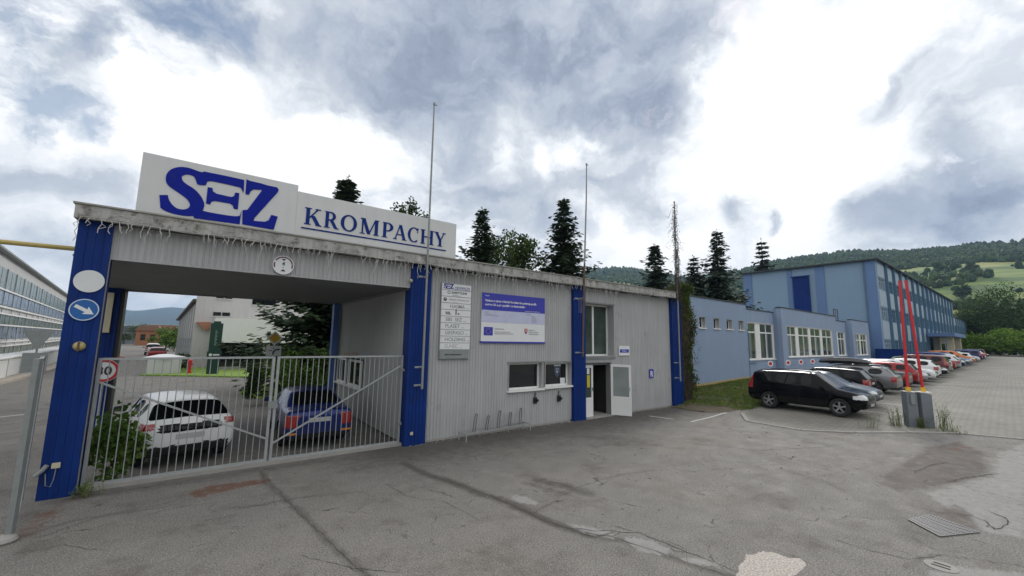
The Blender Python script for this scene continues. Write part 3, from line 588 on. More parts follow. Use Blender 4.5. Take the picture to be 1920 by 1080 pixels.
LS = [(-0.976, 5.782), (-0.845, 5.813), (-0.816, 5.709), (-0.757, 5.62), (-0.667, 5.554), (-0.57, 5.554), (-0.495, 5.591), (-0.462, 5.659), (-0.479, 5.734), (-0.542, 5.815), (-0.681, 5.904), (-0.817, 5.983), (-0.887, 6.051), (-0.915, 6.147), (-0.907, 6.269), (-0.854, 6.37), (-0.771, 6.442), (-0.67, 6.483), (-0.539, 6.493), (-0.373, 6.45), (-0.312, 6.458), (-0.3, 6.479), (-0.097, 6.48), (0.191, 6.484), (0.446, 6.476), (0.46, 6.225), (0.449, 6.166), (0.428, 6.236), (0.387, 6.282), (0.208, 6.293), (0.004, 6.297), (-0.166, 6.298), (-0.219, 6.266), (-0.239, 6.18), (-0.346, 6.153), (-0.388, 6.169), (-0.415, 6.242), (-0.456, 6.321), (-0.525, 6.346), (-0.603, 6.33), (-0.657, 6.276), (-0.65, 6.199), (-0.585, 6.128), (-0.417, 6.047), (-0.297, 5.916), (-0.231, 5.789), (-0.22, 5.703), (-0.241, 5.601), (-0.157, 5.589), (0.124, 5.583), (0.357, 5.59), (0.435, 5.624), (0.455, 5.74), (0.448, 5.425), (-0.372, 5.408), (-0.389, 5.453), (-0.48, 5.429), (-0.674, 5.424), (-0.855, 5.463), (-0.935, 5.521)]
LE = [(-0.201, 6.145), (-0.117, 6.148), (-0.1, 6.071), (-0.029, 6.033), (0.239, 6.02), (0.287, 6.053), (0.302, 6.14), (0.38, 6.146), (0.386, 5.762), (0.305, 5.759), (0.284, 5.832), (0.23, 5.866), (-0.043, 5.864), (-0.11, 5.834), (-0.125, 5.768), (-0.199, 5.77)]
LZ = [(0.489, 6.506), (0.552, 6.485), (0.788, 6.478), (0.917, 6.463), (1.113, 6.463), (1.15, 6.413), (1.138, 6.351), (0.717, 5.625), (0.707, 5.558), (0.925, 5.576), (1.0, 5.625), (1.045, 5.768), (1.182, 5.753), (1.122, 5.419), (0.496, 5.434), (0.473, 5.762), (0.565, 5.791), (0.816, 6.327), (0.645, 6.299), (0.588, 6.238), (0.565, 6.147), (0.496, 6.15)]
def smoothpoly(P, it=1, corner=R_(42)):
    for _ in range(it):
        Q = []; n = len(P)
        for i in range(n):
            p, q, r = Vector(P[i-1]), Vector(P[i]), Vector(P[(i+1) % n]); a = (q-p).angle(r-q, 0)
            if a > corner: Q.append(tuple(q))
            else: Q += [tuple(q.lerp(p, .25)), tuple(q.lerp(r, .25))]
        P = Q
    return P
polyf('letter', smoothpoly(LS, 2), BY-.002, .012, m_logo, sg); polyf('letter', LE, BY-.002, .012, m_logo, sg); polyf('letter', LZ, BY-.002, .012, m_logo, sg)
# serif capitals drawn as strokes; x in 0..w, cap height 1
def serif_letter(ch):
    T, t = .20, .075; S = .055
    def st(x, z0=0, z1=1, w=T): return [(x-w/2, z0), (x+w/2, z0), (x+w/2, z1), (x-w/2, z1)]
    def sf(x, z, w=.36): s = 1 if z < .5 else -1; return [(x-w/2, z), (x+w/2, z), (x+w/2, z+S*s), (x-w/2, z+S*s)]
    def dg(x0, z0, x1, z1, w): return [(x0-w/2, z0), (x0+w/2, z0), (x1+w/2, z1), (x1-w/2, z1)]
    def arc(cx, cz, rx, rz, a0, a1, T_=T, t_=t, n=22):
        o, i = [], []
        for k in range(n+1):
            a = R_(a0+(a1-a0)*k/n); c, s = math.cos(a), math.sin(a); w = t_+(T_-t_)*abs(c)**1.4
            o.append((cx+rx*c, cz+rz*s)); i.append((cx+(rx-w)*c, cz+(rz-w)*s))
        return o+i[::-1]
    if ch == 'K': return [st(.20), sf(.20, 0), sf(.20, 1), dg(.30, .42, .74, 1, .10), dg(.80, 0, .46, .56, .24), sf(.74, 1, .30), sf(.80, 0, .34)], .98
    if ch == 'R': return [st(.20), sf(.20, 0), sf(.20, 1, .3), arc(.40, .73, .33, .27, -90, 90), [(.28, .925), (.42, .925), (.42, 1), (.28, 1)], [(.28, .46), (.42, .46), (.42, .53), (.28, .53)], dg(.78, 0, .46, .50, .22), sf(.82, 0, .26)], .95
    if ch == 'O': return [arc(.50, .5, .48, .52, 0, 180), arc(.50, .5, .48, .52, 180, 360)], 1.0
    if ch == 'M': return [st(.16, w=.09), sf(.16, 0, .30), sf(.13, 1, .2), st(1.0), sf(1.0, 0, .34), sf(1.05, 1, .22), dg(.55, .02, .20, 1, .20), dg(.55, .02, .94, 1, .08)], 1.18
    if ch == 'P': return [st(.20), sf(.20, 0), sf(.20, 1, .3), arc(.40, .71, .36, .29, -90, 90), [(.28, .925), (.42, .925), (.42, 1), (.28, 1)], [(.28, .42), (.42, .42), (.42, .49), (.28, .49)]], .80
    if ch == 'A': return [dg(.12, 0, .46, .98, .09), dg(.82, 0, .49, 1.0, .22), [(.24, .30), (.72, .30), (.72, .37), (.24, .37)], sf(.12, 0, .28), sf(.82, 0, .34)], .98
    if ch == 'C': return [arc(.50, .5, .48, .52, 52, 180), arc(.50, .5, .48, .52, 180, 308), [(.74, .66), (.80, .66), (.84, 1.0), (.78, 1.0)], ], .92
    if ch == 'H': return [st(.20), sf(.20, 0), sf(.20, 1), st(.88), sf(.88, 0), sf(.88, 1), [(.28, .47), (.80, .47), (.80, .55), (.28, .55)]], 1.08
    if ch == 'Y': return [st(.48, 0, .48), sf(.48, 0, .36), dg(.48, .42, .16, 1, .22), dg(.50, .42, .80, 1, .09), sf(.16, 1, .34), sf(.80, 1, .28)], .96
spans = [(1.745, 2.16), (2.20, 2.57), (2.60, 3.03), (3.10, 3.62), (3.69, 4.03), (4.03, 4.41), (4.44, 4.80), (4.83, 5.27), (5.28, 5.67)]
for ch, (x0, x1) in zip('KROMPACHY', spans):
    strokes, wd = serif_letter(ch); a = MB()
    for i, s_ in enumerate(strokes):
        a.prism([(x0+px/wd*(x1-x0), 5.685+pz*.43) for px, pz in s_], (0, BY-.001, 0), (1, 0, 0), (0, 0, 1), (0, -1, 0), .008+.0008*i)
    a.build('letter', m_text, sg)
a = MB(); a.box(1.70, 5.68, BY-.010, BY-.001, 5.565, 5.60); a.build('underline', m_text, sg)

# ------------------------------------------------------------------ directory, billboard, small plates
dr = thing('directory_sign', 'tall white directory of company name plates on the grey wall beside the blue pillar', 'sign', (6.13, WY, 2.33))
DY = WY-.075
a = MB(); a.box(5.62, 6.67, DY+.02, WY, 2.33, 4.62); a.build('frame', m_galv, dr)
rows = 10; H0, H1 = 2.60, 4.60; hh = (H1-H0)/rows
names = [('S', ''), ('', ''), ('', ''), ('HASMA ...', m_txt_g), ('REL 1x', m_txt_k), ('SBS  SEZ ...', m_txt_g), ('PLASET ...', m_txt_g), ('GESPASO ...', m_txt_g), ('HOLDING ...', m_txt_g), ('ELNEC ...', m_txt_g)]
m_fade = mat('very_faded_lettering', (.46, .47, .48), .5)
for i in range(rows):
    z1 = H1-i*hh; z0 = z1-hh+.018; a = MB(); a.box(5.635, 6.655, DY, DY+.018, z0, z1-.002); pl = a.build('name_plate', m_signwhite, dr)
    zc = z0+.045
    if i == 0:
        f = lambda P: [(5.68+(x+1)*.16, z0+.02+(z-5.4)*.145) for x, z in P]
        for P in (LS, LE, LZ): polyf('logo', f(P), DY-.001, .003, m_logo, pl)
        txt(pl, 'KROMPACHY', 6.08, zc, DY-.002, .065, m_logo, squeeze=.95); a = MB(); a.box(6.05, 6.62, DY-.004, DY-.001, zc-.03, zc-.018); a.build('line', m_logo, pl)
    elif i == 1:
        txt(pl, 'SAFETYLINE', 5.96, zc+.04, DY-.002, .065, m_txt_k, squeeze=1.1, bold=.002); txt(pl, 'SBS SEZ s.r.o.', 6.0, zc-.03, DY-.002, .035, m_txt_g); a = MB(); a.disc((5.87, DY-.001, zc+.07), (0, -1, 0), .035, .05, .003, 16); a.build('logo', m_txt_k, pl)
    elif i == 2:
        txt(pl, 'SENSOR-TECHNOLOGY', 5.88, zc+.03, DY-.002, .05, m_txt_g, squeeze=.95); a = MB(); a.disc((5.75, DY-.001, zc+.05), (0, -1, 0), .035, .06, .003, 6); a.box(5.72, 5.78, DY-.005, DY-.001, zc+.03, zc+.06); a.build('logo', m_txt_k, pl); txt(pl, 'Krompachy', 6.0, zc-.03, DY-.002, .025, m_fade)
    else:
        s_, mm = names[i]
        if i == 4: txt(pl, 'REL', 5.78, zc, DY-.002, .08, m_txt_k, bold=.003); txt(pl, '1', 6.08, zc, DY-.002, .16, m_txt_k, bold=.005); txt(pl, 'x', 6.20, zc, DY-.002, .08, m_txt_k, bold=.003)
        else: txt(pl, s_, 5.78 if i != 3 else 5.92, zc, DY-.002, .105, m_fade if i == 9 else mm, squeeze=1.05, bold=.0015)
a = MB(); a.box(5.64, 6.61, DY-.01, DY+.018, 2.335, 2.585); pl = a.build('name_plate', m_galv_d, dr); txt(pl, 'SERVIS  S KLIMATIZACIOU ...', 5.80, 2.44, DY-.012, .035, m_txt_k, squeeze=.95, bold=.002)

bb = thing('project_billboard', 'blue and white project billboard with flag emblem fixed on the grey wall', 'sign', (8.44, WY, 2.86))
Y0 = WY-.05
a = MB(); a.box(7.08, 9.78, Y0, WY-.02, 2.87, 4.44); a.build('panel', m_signwhite, bb)
m_bblue = mat('billboard_blue', (.035, .04, .38), .4); m_blil = mat('billboard_lilac', (.50, .52, .68), .4)
a = MB(); a.box(7.08, 9.78, Y0-.004, Y0-.001, 3.88, 4.44); a.build('header', m_bblue, bb)
a = MB(); a.box(7.08, 9.78, Y0-.004, Y0-.001, 3.48, 3.878); a.build('band', m_blil, bb)
a = MB(); a.box(7.05, 9.80, Y0-.012, Y0+.02, 2.82, 2.872); a.build('bottom_edge', m_bblue, bb)
txt(bb, 'Projekt', 7.20, 4.33, Y0-.006, .04, m_signwhite)
txt(bb, 'Výskum a vývoj elektrického istiaceho prístroja podľa', 7.20, 4.16, Y0-.006, .068, m_signwhite, squeeze=1.03, bold=.003)
txt(bb, 'noriem UL a pre použitie vo fotovoltaike', 7.20, 4.03, Y0-.006, .068, m_signwhite, squeeze=1.03, bold=.003)
txt(bb, 'je spolufinancovaný z Európskeho fondu', 8.85, 3.91, Y0-.006, .03, m_signwhite, squeeze=1.0)
txt(bb, 'Prijímateľ:', 7.20, 3.80, Y0-.006, .026, m_txt_g); txt(bb, 'SEZ Krompachy a.s.', 7.20, 3.74, Y0-.006, .026, m_txt_g); txt(bb, 'Hornádska 1, 053 42 Krompachy', 7.20, 3.69, Y0-.006, .03, m_txt_g)
for k, s_ in enumerate(('Miesto realizácie:', 'Krompachy', 'Výška príspevku', 'Dátum začatia', 'Dátum ukončenia', 'www.opii.gov.sk')): txt(bb, s_, 8.9+(.25 if k else 0), 3.80-k*.05, Y0-.006, .025, m_txt_g)
a = MB(); a.box(7.18, 7.53, Y0-.004, Y0-.001, 3.06, 3.33); fl = a.build('flag', m_bblue, bb)
for k in range(12):
    an = k*math.pi/6; cx, cz = 7.355+.085*math.sin(an), 3.195+.085*math.cos(an); a = MB()
    a.prism([(cx+(.014 if j % 2 == 0 else .006)*math.sin(j*math.pi/5), cz+(.014 if j % 2 == 0 else .006)*math.cos(j*math.pi/5)) for j in range(10)], (0, Y0-.005, 0), (1, 0, 0), (0, 0, 1), (0, -1, 0), .002); a.build('star', m_yellow, fl)
txt(bb, 'EURÓPSKA ÚNIA', 7.60, 3.26, Y0-.006, .035, m_txt_g); txt(bb, 'Európsky fond regionálneho rozvoja', 7.60, 3.17, Y0-.006, .03, m_txt_g); txt(bb, 'OP Integrovaná infraštruktúra 2014 – 2020', 7.60, 3.11, Y0-.006, .03, m_txt_g)
a = MB(); a.prism([(8.85, 3.32), (8.98, 3.32), (8.98, 3.22), (8.95, 3.16), (8.915, 3.13), (8.88, 3.16), (8.85, 3.22)], (0, Y0-.001, 0), (1, 0, 0), (0, 0, 1), (0, -1, 0), .004); em = a.build('emblem', m_signred, bb)
a = MB(); a.box(8.908, 8.922, Y0-.009, Y0-.006, 3.19, 3.305); a.box(8.885, 8.945, Y0-.010, Y0-.0055, 3.275, 3.287); a.box(8.88, 8.95, Y0-.011, Y0-.005, 3.24, 3.252); a.build('cross', m_signwhite, em)
a = MB(); a.prism([(8.865, 3.185), (8.965, 3.185), (8.945, 3.158), (8.915, 3.14), (8.885, 3.158)], (0, Y0-.0055, 0), (1, 0, 0), (0, 0, 1), (0, -1, 0), .003); a.build('hills', m_bblue, em)
for k, s_ in enumerate(('MINISTERSTVO', 'DOPRAVY A VÝSTAVBY', 'SLOVENSKEJ REPUBLIKY')): txt(bb, s_, 9.03, 3.26-k*.07, Y0-.006, .03, m_txt_g)

sp_ = thing('door_sign', 'small white and blue sign on the grey wall to the right of the entrance window', 'sign', (14.27, WY, 2.36))
a = MB(); a.box(13.93, 14.62, WY-.045, WY-.015, 2.36, 2.76); a.build('plate', m_signwhite, sp_)
a = MB(); a.box(13.98, 14.57, WY-.05, WY-.046, 2.48, 2.62); a.build('band', m_bblue, sp_); txt(sp_, 'Voľba: 1', 14.28, 2.52, WY-.052, .07, m_signwhite, align='CENTER'); 
rs = thing('letter_sign', 'small blue sign with a white letter low on the grey wall near the right pillar', 'sign', (16.15, WY, 1.36))
a = MB(); a.box(16.02, 16.32, WY-.04, WY-.015, 1.36, 1.74); a.build('plate', m_bblue, rs); txt(rs, 'R', 16.17, 1.42, WY-.043, .24, m_signwhite, align='CENTER', bold=.008)

def round_sign(name, label, c, r, face, rim=None, parts=(), depth=.02, norm=(0, -1, 0)):
    o = thing(name, label, 'sign', c); a = MB(); a.disc(c, norm, 0, r, depth, 40); a.build('plate', face, o)
    if rim: a = MB(); a.disc(Vector(c)+Vector(norm)*depth, norm, r*rim[1], r*rim[2], .003, 40); a.build('rim', rim[0], o)
    return o
s1 = round_sign('blank_sign', 'blank round white sign at the top of the left blue pillar', (-1.80, PY-.012, 3.885), .21, mat('bare_white_sign', (.66, .68, .68), .5, 0, .05, 3))
s2 = round_sign('arrow_sign', 'round blue sign with a white arrow pointing down right on the left blue pillar', (-1.81, PY-.012, 3.345), .21, m_signblue, (m_signwhite, .89, .95))
a = MB(); o3 = Vector((-1.81, PY-.033, 3.345)); ex = nrm((.86, 0, -.50)); ey = nrm((.50, 0, .86))
a.prism([(-.145, -.030), (.035, -.030), (.020, -.080), (.16, 0), (.020, .080), (.035, .030), (-.145, .030)], o3, ex, ey, (0, -1, 0), .004); a.build('arrow', m_signwhite, s2)
hs = round_sign('height_limit_sign', 'round white and red height limit sign hanging at the lower edge of the passage lintel', (1.39, 10.955, 4.60), .225, m_signwhite)
a = MB()
for (a0, a1) in ((15, 150), (165, 200), (340, 372)):
    n_ = 12; P = [(math.cos(R_(a0+(a1-a0)*k/n_))*.205, math.sin(R_(a0+(a1-a0)*k/n_))*.205) for k in range(n_+1)]+[(math.cos(R_(a1-(a1-a0)*k/n_))*.175, math.sin(R_(a1-(a1-a0)*k/n_))*.175) for k in range(n_+1)]
    a.prism(P, (1.39, 10.933, 4.60), (1, 0, 0), (0, 0, 1), (0, -1, 0), .003)
a.build('ring', mat('faded_red_ring', (.13, .03, .035), .5), hs)
a = MB(); a.prism([(-.05, .15), (.05, .15), (0, .10)], (1.39, 10.933, 4.60), (1, 0, 0), (0, 0, 1), (0, -1, 0), .003); a.prism([(-.055, -.15), (.055, -.15), (0, -.10)], (1.39, 10.933, 4.60), (1, 0, 0), (0, 0, 1), (0, -1, 0), .003); a.build('triangles', m_txt_k, hs)
txt(hs, '4', 1.39, 4.59, 10.930, .085, m_txt_k, align='CENTER', bold=.003); txt(hs, 'm', 1.39, 4.535, 10.930, .03, m_txt_k, align='CENTER')
lm = thing('gate_signal_lamp', 'round yellowed signal lamp in the middle of the left blue pillar', 'lamp', (-1.80, PY, 2.67))
a = MB(); a.lathe([(.085, 0), (.088, .03), (.06, .075), (.02, .09), (0, .092)], (-1.80, PY-.012, 2.67), (0, -1, 0), 20); a.build('lens', mat('yellowed_lens', (.40, .33, .14), .35), lm, smooth=True)
a = MB(); a.box(-1.815, -1.785, PY-.115, PY-.07, 2.58, 2.75); a.build('grille_bar', m_rust, lm)
a = MB(); a.box(-1.92, -1.81, PY-.05, PY-.012, .53, .62); tag(at_base(a.build('gate_sensor', m_cream, bevel=.004)), 'small cream sensor box low on the left blue pillar', 'sensor')
a = MB(); a.tube([(-1.97, PY-.05, .60), (-2.02, PY-.06, .52), (-2.10, PY-.08, .44)], .035, 8); a.tube([(-1.98, PY-.03, .45), (-1.96, PY-.03, .25), (-1.90, PY-.03, .22), (-1.87, PY-.03, .34), (-1.86, PY-.03, .53)], .008, 6); tag(at_base(a.build('gate_latch', m_galv_d)), 'bent steel latch with a dangling cable low on the left blue pillar', 'latch')
a = MB(); a.box(4.78, 4.86, PY-.045, PY-.012, .29, .37); tag(at_base(a.build('gate_sensor', m_cream, bevel=.004)), 'small cream sensor box low on the blue pillar right of the gate', 'sensor')
a = MB(); a.lathe([(.0, 0), (.045, 0), (.05, .05), (.02, .09), (0, .09)], (4.60, 10.96, 4.55), (0, -1, 0), 14); tag(at_base(a.build('camera_dome', m_cream)), 'tiny cream camera dome at the right end of the passage lintel', 'camera')

# flagpoles bracketed to the pillars
def flagpole(label, x, y, z0, z1, lean=0., rusty=None, group='flagpoles fixed to the blue pillars', br=()):
    o = thing('flagpole', label, 'flagpole', (x, y, z0), group=group)
    zr = rusty if rusty else z0+.01
    a = MB(); a.tube([(x+lean*(zr-z0)/(z1-z0), y, zr), (x+lean*.9, y, z1-1.4), (x+lean, y, z1)], [.034, .028, .022], 10); a.build('pole', m_galv_d, o, smooth=True)
    if rusty: a = MB(); a.tube([(x, y, z0), (x+lean*(zr-z0)/(z1-z0), y, zr)], .035, 10); a.build('lower_pole', m_rust, o, smooth=True)
    a = MB(); a.lathe([(.0, .10), (.03, .09), (.04, .05), (.03, .0)], (x+lean, y, z1), (0, 0, 1), 10); a.bar((x+lean, y, z1+.03), (x+lean+.10, y, z1+.03), .02); a.build('finial', m_galv_d, o)
    for zb in br: a = MB(); a.bar((x-.14, PY-.01, zb), (x+.08, PY-.01, zb), .02, .05); a.bar((x, PY, zb), (x, y-.04, zb), .03); a.build('bracket', m_galv, o)
    return o
flagpole('tall grey flagpole on the blue pillar right of the gate', 4.97, 10.68, 1.53, 9.92, 0.0, None, br=(1.62, 2.12, 4.7))
flagpole('flagpole with a rusty lower part beside the entrance door', 11.36, 10.68, 2.35, 9.9, .29, 5.9, br=(2.5, 4.55))
flagpole('flagpole overgrown with dry vines on the last blue pillar', 17.95, 10.72, 1.15, 9.75, .0, None, br=(1.3, 2.0))
a = MB()
for k in range(5): a.tube([(11.12+.14*k, 10.90, 4.50+.04*(k % 2)), (11.2+.14*k, 10.885, 4.53-.04*(k % 2))], .012, 6)
for x in (11.4, 11.5, 11.55): a.tube([(x, 10.90, 4.5), (x+.01, 10.89, 4.2), (x-.01, 10.89, 4.0)], .006, 5)
tag(at_base(a.build('rope', m_galv)), 'grey rope tied round the blue pillar beside the entrance', 'rope')
# overhead gas pipe to the left
a = MB(); a.tube([(-2.08, 11.5, 4.56), (-8, 11.5, 4.50), (-22, 11.5, 4.45)], .045, 8); a.tube([(-22, 11.5, 0), (-22, 11.5, 4.5)], .06, 8)
tag(at_base(a.build('gas_pipe', m_pipe, smooth=True)), 'thin yellow overhead pipe running from the left pillar out of the frame', 'pipe')

# icicle string lights under the fascia
def icicles():
    a = MB(); r = random.Random(11); x = -2.02
    pts = []
    while x < 17.2:
        pts.append((x, FYF-.006, 5.05+.03*math.sin(x*3)+.012*r.random())); x += .15
    a.tube(pts, .005, 4)
    x = -2.0
    while x < 17.0:
        dense = noise.noise(Vector((x*.9, 5, 0))) > -.22
        if dense:
            n = r.choice((1, 2, 2, 3, 4, 5)); z = 5.06; p = [(x, FYF-.01, z)]; zz = z; l = .05+.045*r.random()
            for k in range(n): zz -= l; p.append((p[-1][0]+r.uniform(-.045, .045), FYF-.01-r.random()*.02, zz))
            a.tube(p, .0065, 4)
            if r.random() < .7: a.tube([p[1], (p[1][0]+r.uniform(-.06, .06), FYF-.02, p[1][2]-.05), (p[1][0]+r.uniform(-.05, .05), FYF-.02, p[1][2]-.10)], .006, 4)
        x += r.uniform(.07, .16) if x < 9 else r.uniform(.09, .2)
    for k in range(14):
        x = -1.6+k*1.35; a.tube([(x+j*.12, FYF-.012, 5.14+.05*math.sin(j*1.4+k)) for j in range(6)], .004, 4)
    tag(at_base(a.build('icicle_lights', mat('string_light_cable', (.50, .50, .47), .5))), 'string of white icicle lights hanging along the gatehouse fascia', 'string lights')
icicles()

# ------------------------------------------------------------------ gates
def gate_leaf(label, x0, x1, yy, nb, brace, z0=.10, z1=2.42):
    o = thing('gate_leaf', label, 'gate', ((x0+x1)/2, yy, 0), group='the two closed leaves of the passage gate')
    a = MB(); a.bar((x0, yy, z0-.02), (x0, yy, z1+.02), .055); a.bar((x1, yy, z0-.02), (x1, yy, z1+.02), .055); a.bar((x0+.0275, yy, z1), (x1-.0275, yy, z1), .045); a.bar((x0+.0275, yy, z0), (x1-.0275, yy, z0), .05); a.build('frame', m_galv, o)
    for i in range(1, nb): x = x0+(x1-x0)*i/nb; a = MB(); a.tube([(x, yy+.012, z0+.02), (x, yy+.012, z1-.02)], .0095, 6); a.build('bar', m_galv, o)
    a = MB(); a.bar(brace[0], brace[1], .035); a.build('brace', m_galv, o); return o
GY = 11.18
gl = gate_leaf('left leaf of the closed steel bar gate, standing in front of the white car', -1.53, 1.40, GY, 22, ((-1.50, GY-.03, 1.98), (1.38, GY-.03, .58)))
gr = gate_leaf('right leaf of the closed steel bar gate, standing in front of the blue car', 1.50, 4.56, GY, 24, ((1.52, GY-.03, .46), (4.52, GY-.03, 2.16)))
a = MB(); a.box(1.36, 1.55, GY-.05, GY-.03, 1.25, 1.42); a.build('lock', m_galv_d, gr)
a = MB(); a.box(4.50, 4.60, GY-.08, GY+.0, .55, .62); a.box(4.50, 4.62, GY-.08, GY+.0, 2.0, 2.07); a.build('hinge', m_galv_d, gr)
slab('threshold', [(-1.75, 11.08), (4.62, 11.08), (4.62, 11.30), (-1.75, 11.30)], -.02, .075, m_conc)
# leaf of the neighbouring gate, swung open towards us
o = thing('open_gate_leaf', 'grey steel gate leaf swung open in front of the left blue pillar, seen edge on', 'gate', (-1.95, 9.2, 0))
A, B_ = Vector((-1.90, 9.18, 0)), Vector((-2.22, 10.85, 0)); d = (B_-A).normalized()
a = MB(); a.bar(A+Vector((-.02, 0, .06)), A+Vector((-.02, 0, 2.52)), .06, .20); a.build('end_post', m_galv_d, o)
a = MB(); a.bar(B_+Vector((0, 0, .06)), B_+Vector((0, 0, 2.50)), .06); a.bar(A+d*.06+Vector((0, 0, 2.48)), B_-d*.03+Vector((0, 0, 2.46)), .05); a.bar(A+d*.06+Vector((0, 0, .16)), B_-d*.03+Vector((0, 0, .16)), .05); a.build('frame', m_galv, o)
for i in range(1, 13): p = A.lerp(B_, i/13); a = MB(); a.tube([p+Vector((0, 0, .18)), p+Vector((0, 0, 2.46))], .009, 6); a.build('bar', m_galv, o)
a = MB(); a.lathe([(.0, .0), (.13, .0), (.15, .03), (.13, .07), (.06, .10), (0, .10)], A+Vector((-.06, -.10, 0)), (0, 0, 1), 14); tag(at_base(a.build('gate_stop', m_conc, smooth=True)), 'low grey stop block on the asphalt under the open gate leaf', 'gate stop')

# bicycle rack
m_rack = mat('dark_rack_steel', (.10, .105, .11), .5, .3)
o = thing('bicycle_rack', 'low steel bicycle rack against the grey wall under the directory', 'bicycle rack', (7.5, 10.6, 0))
a = MB(); q = [(6.28, 10.42), (8.82, 10.62), (8.80, 10.98), (6.26, 10.80)]
for i in range(4): a.bar((*q[i], .22), (*q[(i+1) % 4], .22), .028)
a.build('frame', m_galv, o)
for p in q: a = MB(); a.bar((*p, 0), (*p, .21), .028); a.build('leg', m_galv, o)
for i in range(5):
    x = 6.62+i*.46; y = 10.72+i*.035; t_ = .10 if i % 2 else .0
    a = MB()
    for dx in (0, .075): a.tube([(x+dx, y-.1, .22), (x+dx+.14, y+.06, .50-t_), (x+dx+.20, y+.10, .66-t_)], .016, 6)
    a.tube([(x+.20, y+.10, .66-t_), (x+.235, y+.10, .685-t_), (x+.275, y+.10, .66-t_)], .016, 6); a.build('wheel_holder', m_rack, o)

# ------------------------------------------------------------------ low blue annex and tall blue hall (own rotated frame)
ANG = R_(1.1); UA = Vector((math.cos(ANG), math.sin(ANG), 0)); NA = Vector((-math.sin(ANG), math.cos(ANG), 0))
def frame_thing(name, label, cat, s, group=None):
    o = thing(name, label, cat, Vector((24, 13, 0))+UA*s, ANG, group); o['loc'] = 1; return o
m_ann = mat('pale_blue_render', (.24, .315, .44), .8, 0, .04, .7, .15, 30, streak=.05)
m_ann2 = mat('shaded_blue_render', (.20, .27, .39), .8, 0, .05, .7, streak=.04)  # annex render again, darker for the side walls: their shading put into the colour
m_hall = mat('hall_blue_panels', (.21, .315, .44), .7, 0, .04, .25, streak=.03)
m_hall_d = mat('hall_blue_columns', (.115, .20, .37), .7, 0, .05, .3, streak=.04)
m_hall_l = mat('hall_pale_spandrels', (.33, .42, .50), .6, 0, .05, .3)
m_teal = mat('teal_fins', (.085, .17, .25), .6)
m_flash = mat('dark_roof_flashing', (.035, .045, .05), .6)
m_tan = mat('tan_plinth', (.42, .32, .15), .8, 0, .12, 3)
an = frame_thing('office_annex', 'low pale blue flat-roofed annex with white windows behind the parked cars', 'building', 0)
def seg(s0, s1, n0, ztop, holes, z0=.2, m_=m_ann, flash=True):
    """front wall slab from s0 to s1 at offset n0, with openings cut as butted pieces"""
    a = MB(); xs = sorted({s0, s1, *[h[0] for h in holes], *[h[1] for h in holes]})
    for u, v in zip(xs[:-1], xs[1:]):
        hs_ = [h for h in holes if h[0] <= u+1e-6 and h[1] >= v-1e-6]
        if hs_: h = hs_[0]; a.box(u, v, n0, n0+.3, z0, h[2]); a.box(u, v, n0, n0+.3, h[3], ztop)
        else: a.box(u, v, n0, n0+.3, z0, ztop)
    o = a.build('wall', m_, an, local=True)
    if flash: b = MB(); b.box(s0-.05, s1+.05, n0-.05, n0+.35, ztop, ztop+.07); b.build('parapet_cap', m_flash, an, local=True)
    return o
small = [(.15, .95, 3.86, 4.55), (1.98, 2.80, 3.87, 4.56), (3.72, 4.55, 3.88, 4.56), (5.42, 6.25, 3.88, 4.56)]
small = [(a_-1.1, b__-1.1, c_, d_) for a_, b__, c_, d_ in [(1.1, 1.93, 3.85, 4.56), (2.05+.9, 2.80+.95, 3.86, 4.56), (3.72+1.0, 4.55+1.0, 3.87, 4.56), (5.42+1.1, 6.2+1.1, 3.87, 4.56)]]
seg(-3.5, 6.7, 0, 5.72, small, z0=.72); a = MB(); a.box(-3.5, 6.65, .04, .3, .0, .40); a.build('plinth', m_conc, an, local=True); a = MB(); a.prism([(-3.5, .33), (6.68, .56), (6.68, .715), (-3.5, .47)], (0, -.03, 0), (1, 0, 0), (0, 0, 1), (0, 1, 0), .06); a.build('plinth_strip', m_tan, an, local=True); a = MB(); a.prism([(-3.5, .47), (6.68, .716), (6.68, .72), (-3.5, .72)], (0, .0, 0), (1, 0, 0), (0, 0, 1), (0, 1, 0), .3); a.build('wall', m_ann, an, local=True); a = MB(); a.prism([(-3.5, .3), (6.65, .3), (6.65, .56), (-3.5, .33)], (0, .031, 0), (1, 0, 0), (0, 0, 1), (0, 1, 0), .008); a.build('plinth', m_conc, an, local=True)
for h in small: win(an, h[0], h[1], h[2], h[3], 0, .28, mull=(((h[0]+h[1])/2, .10),), fr=.05, glass=m_glass)
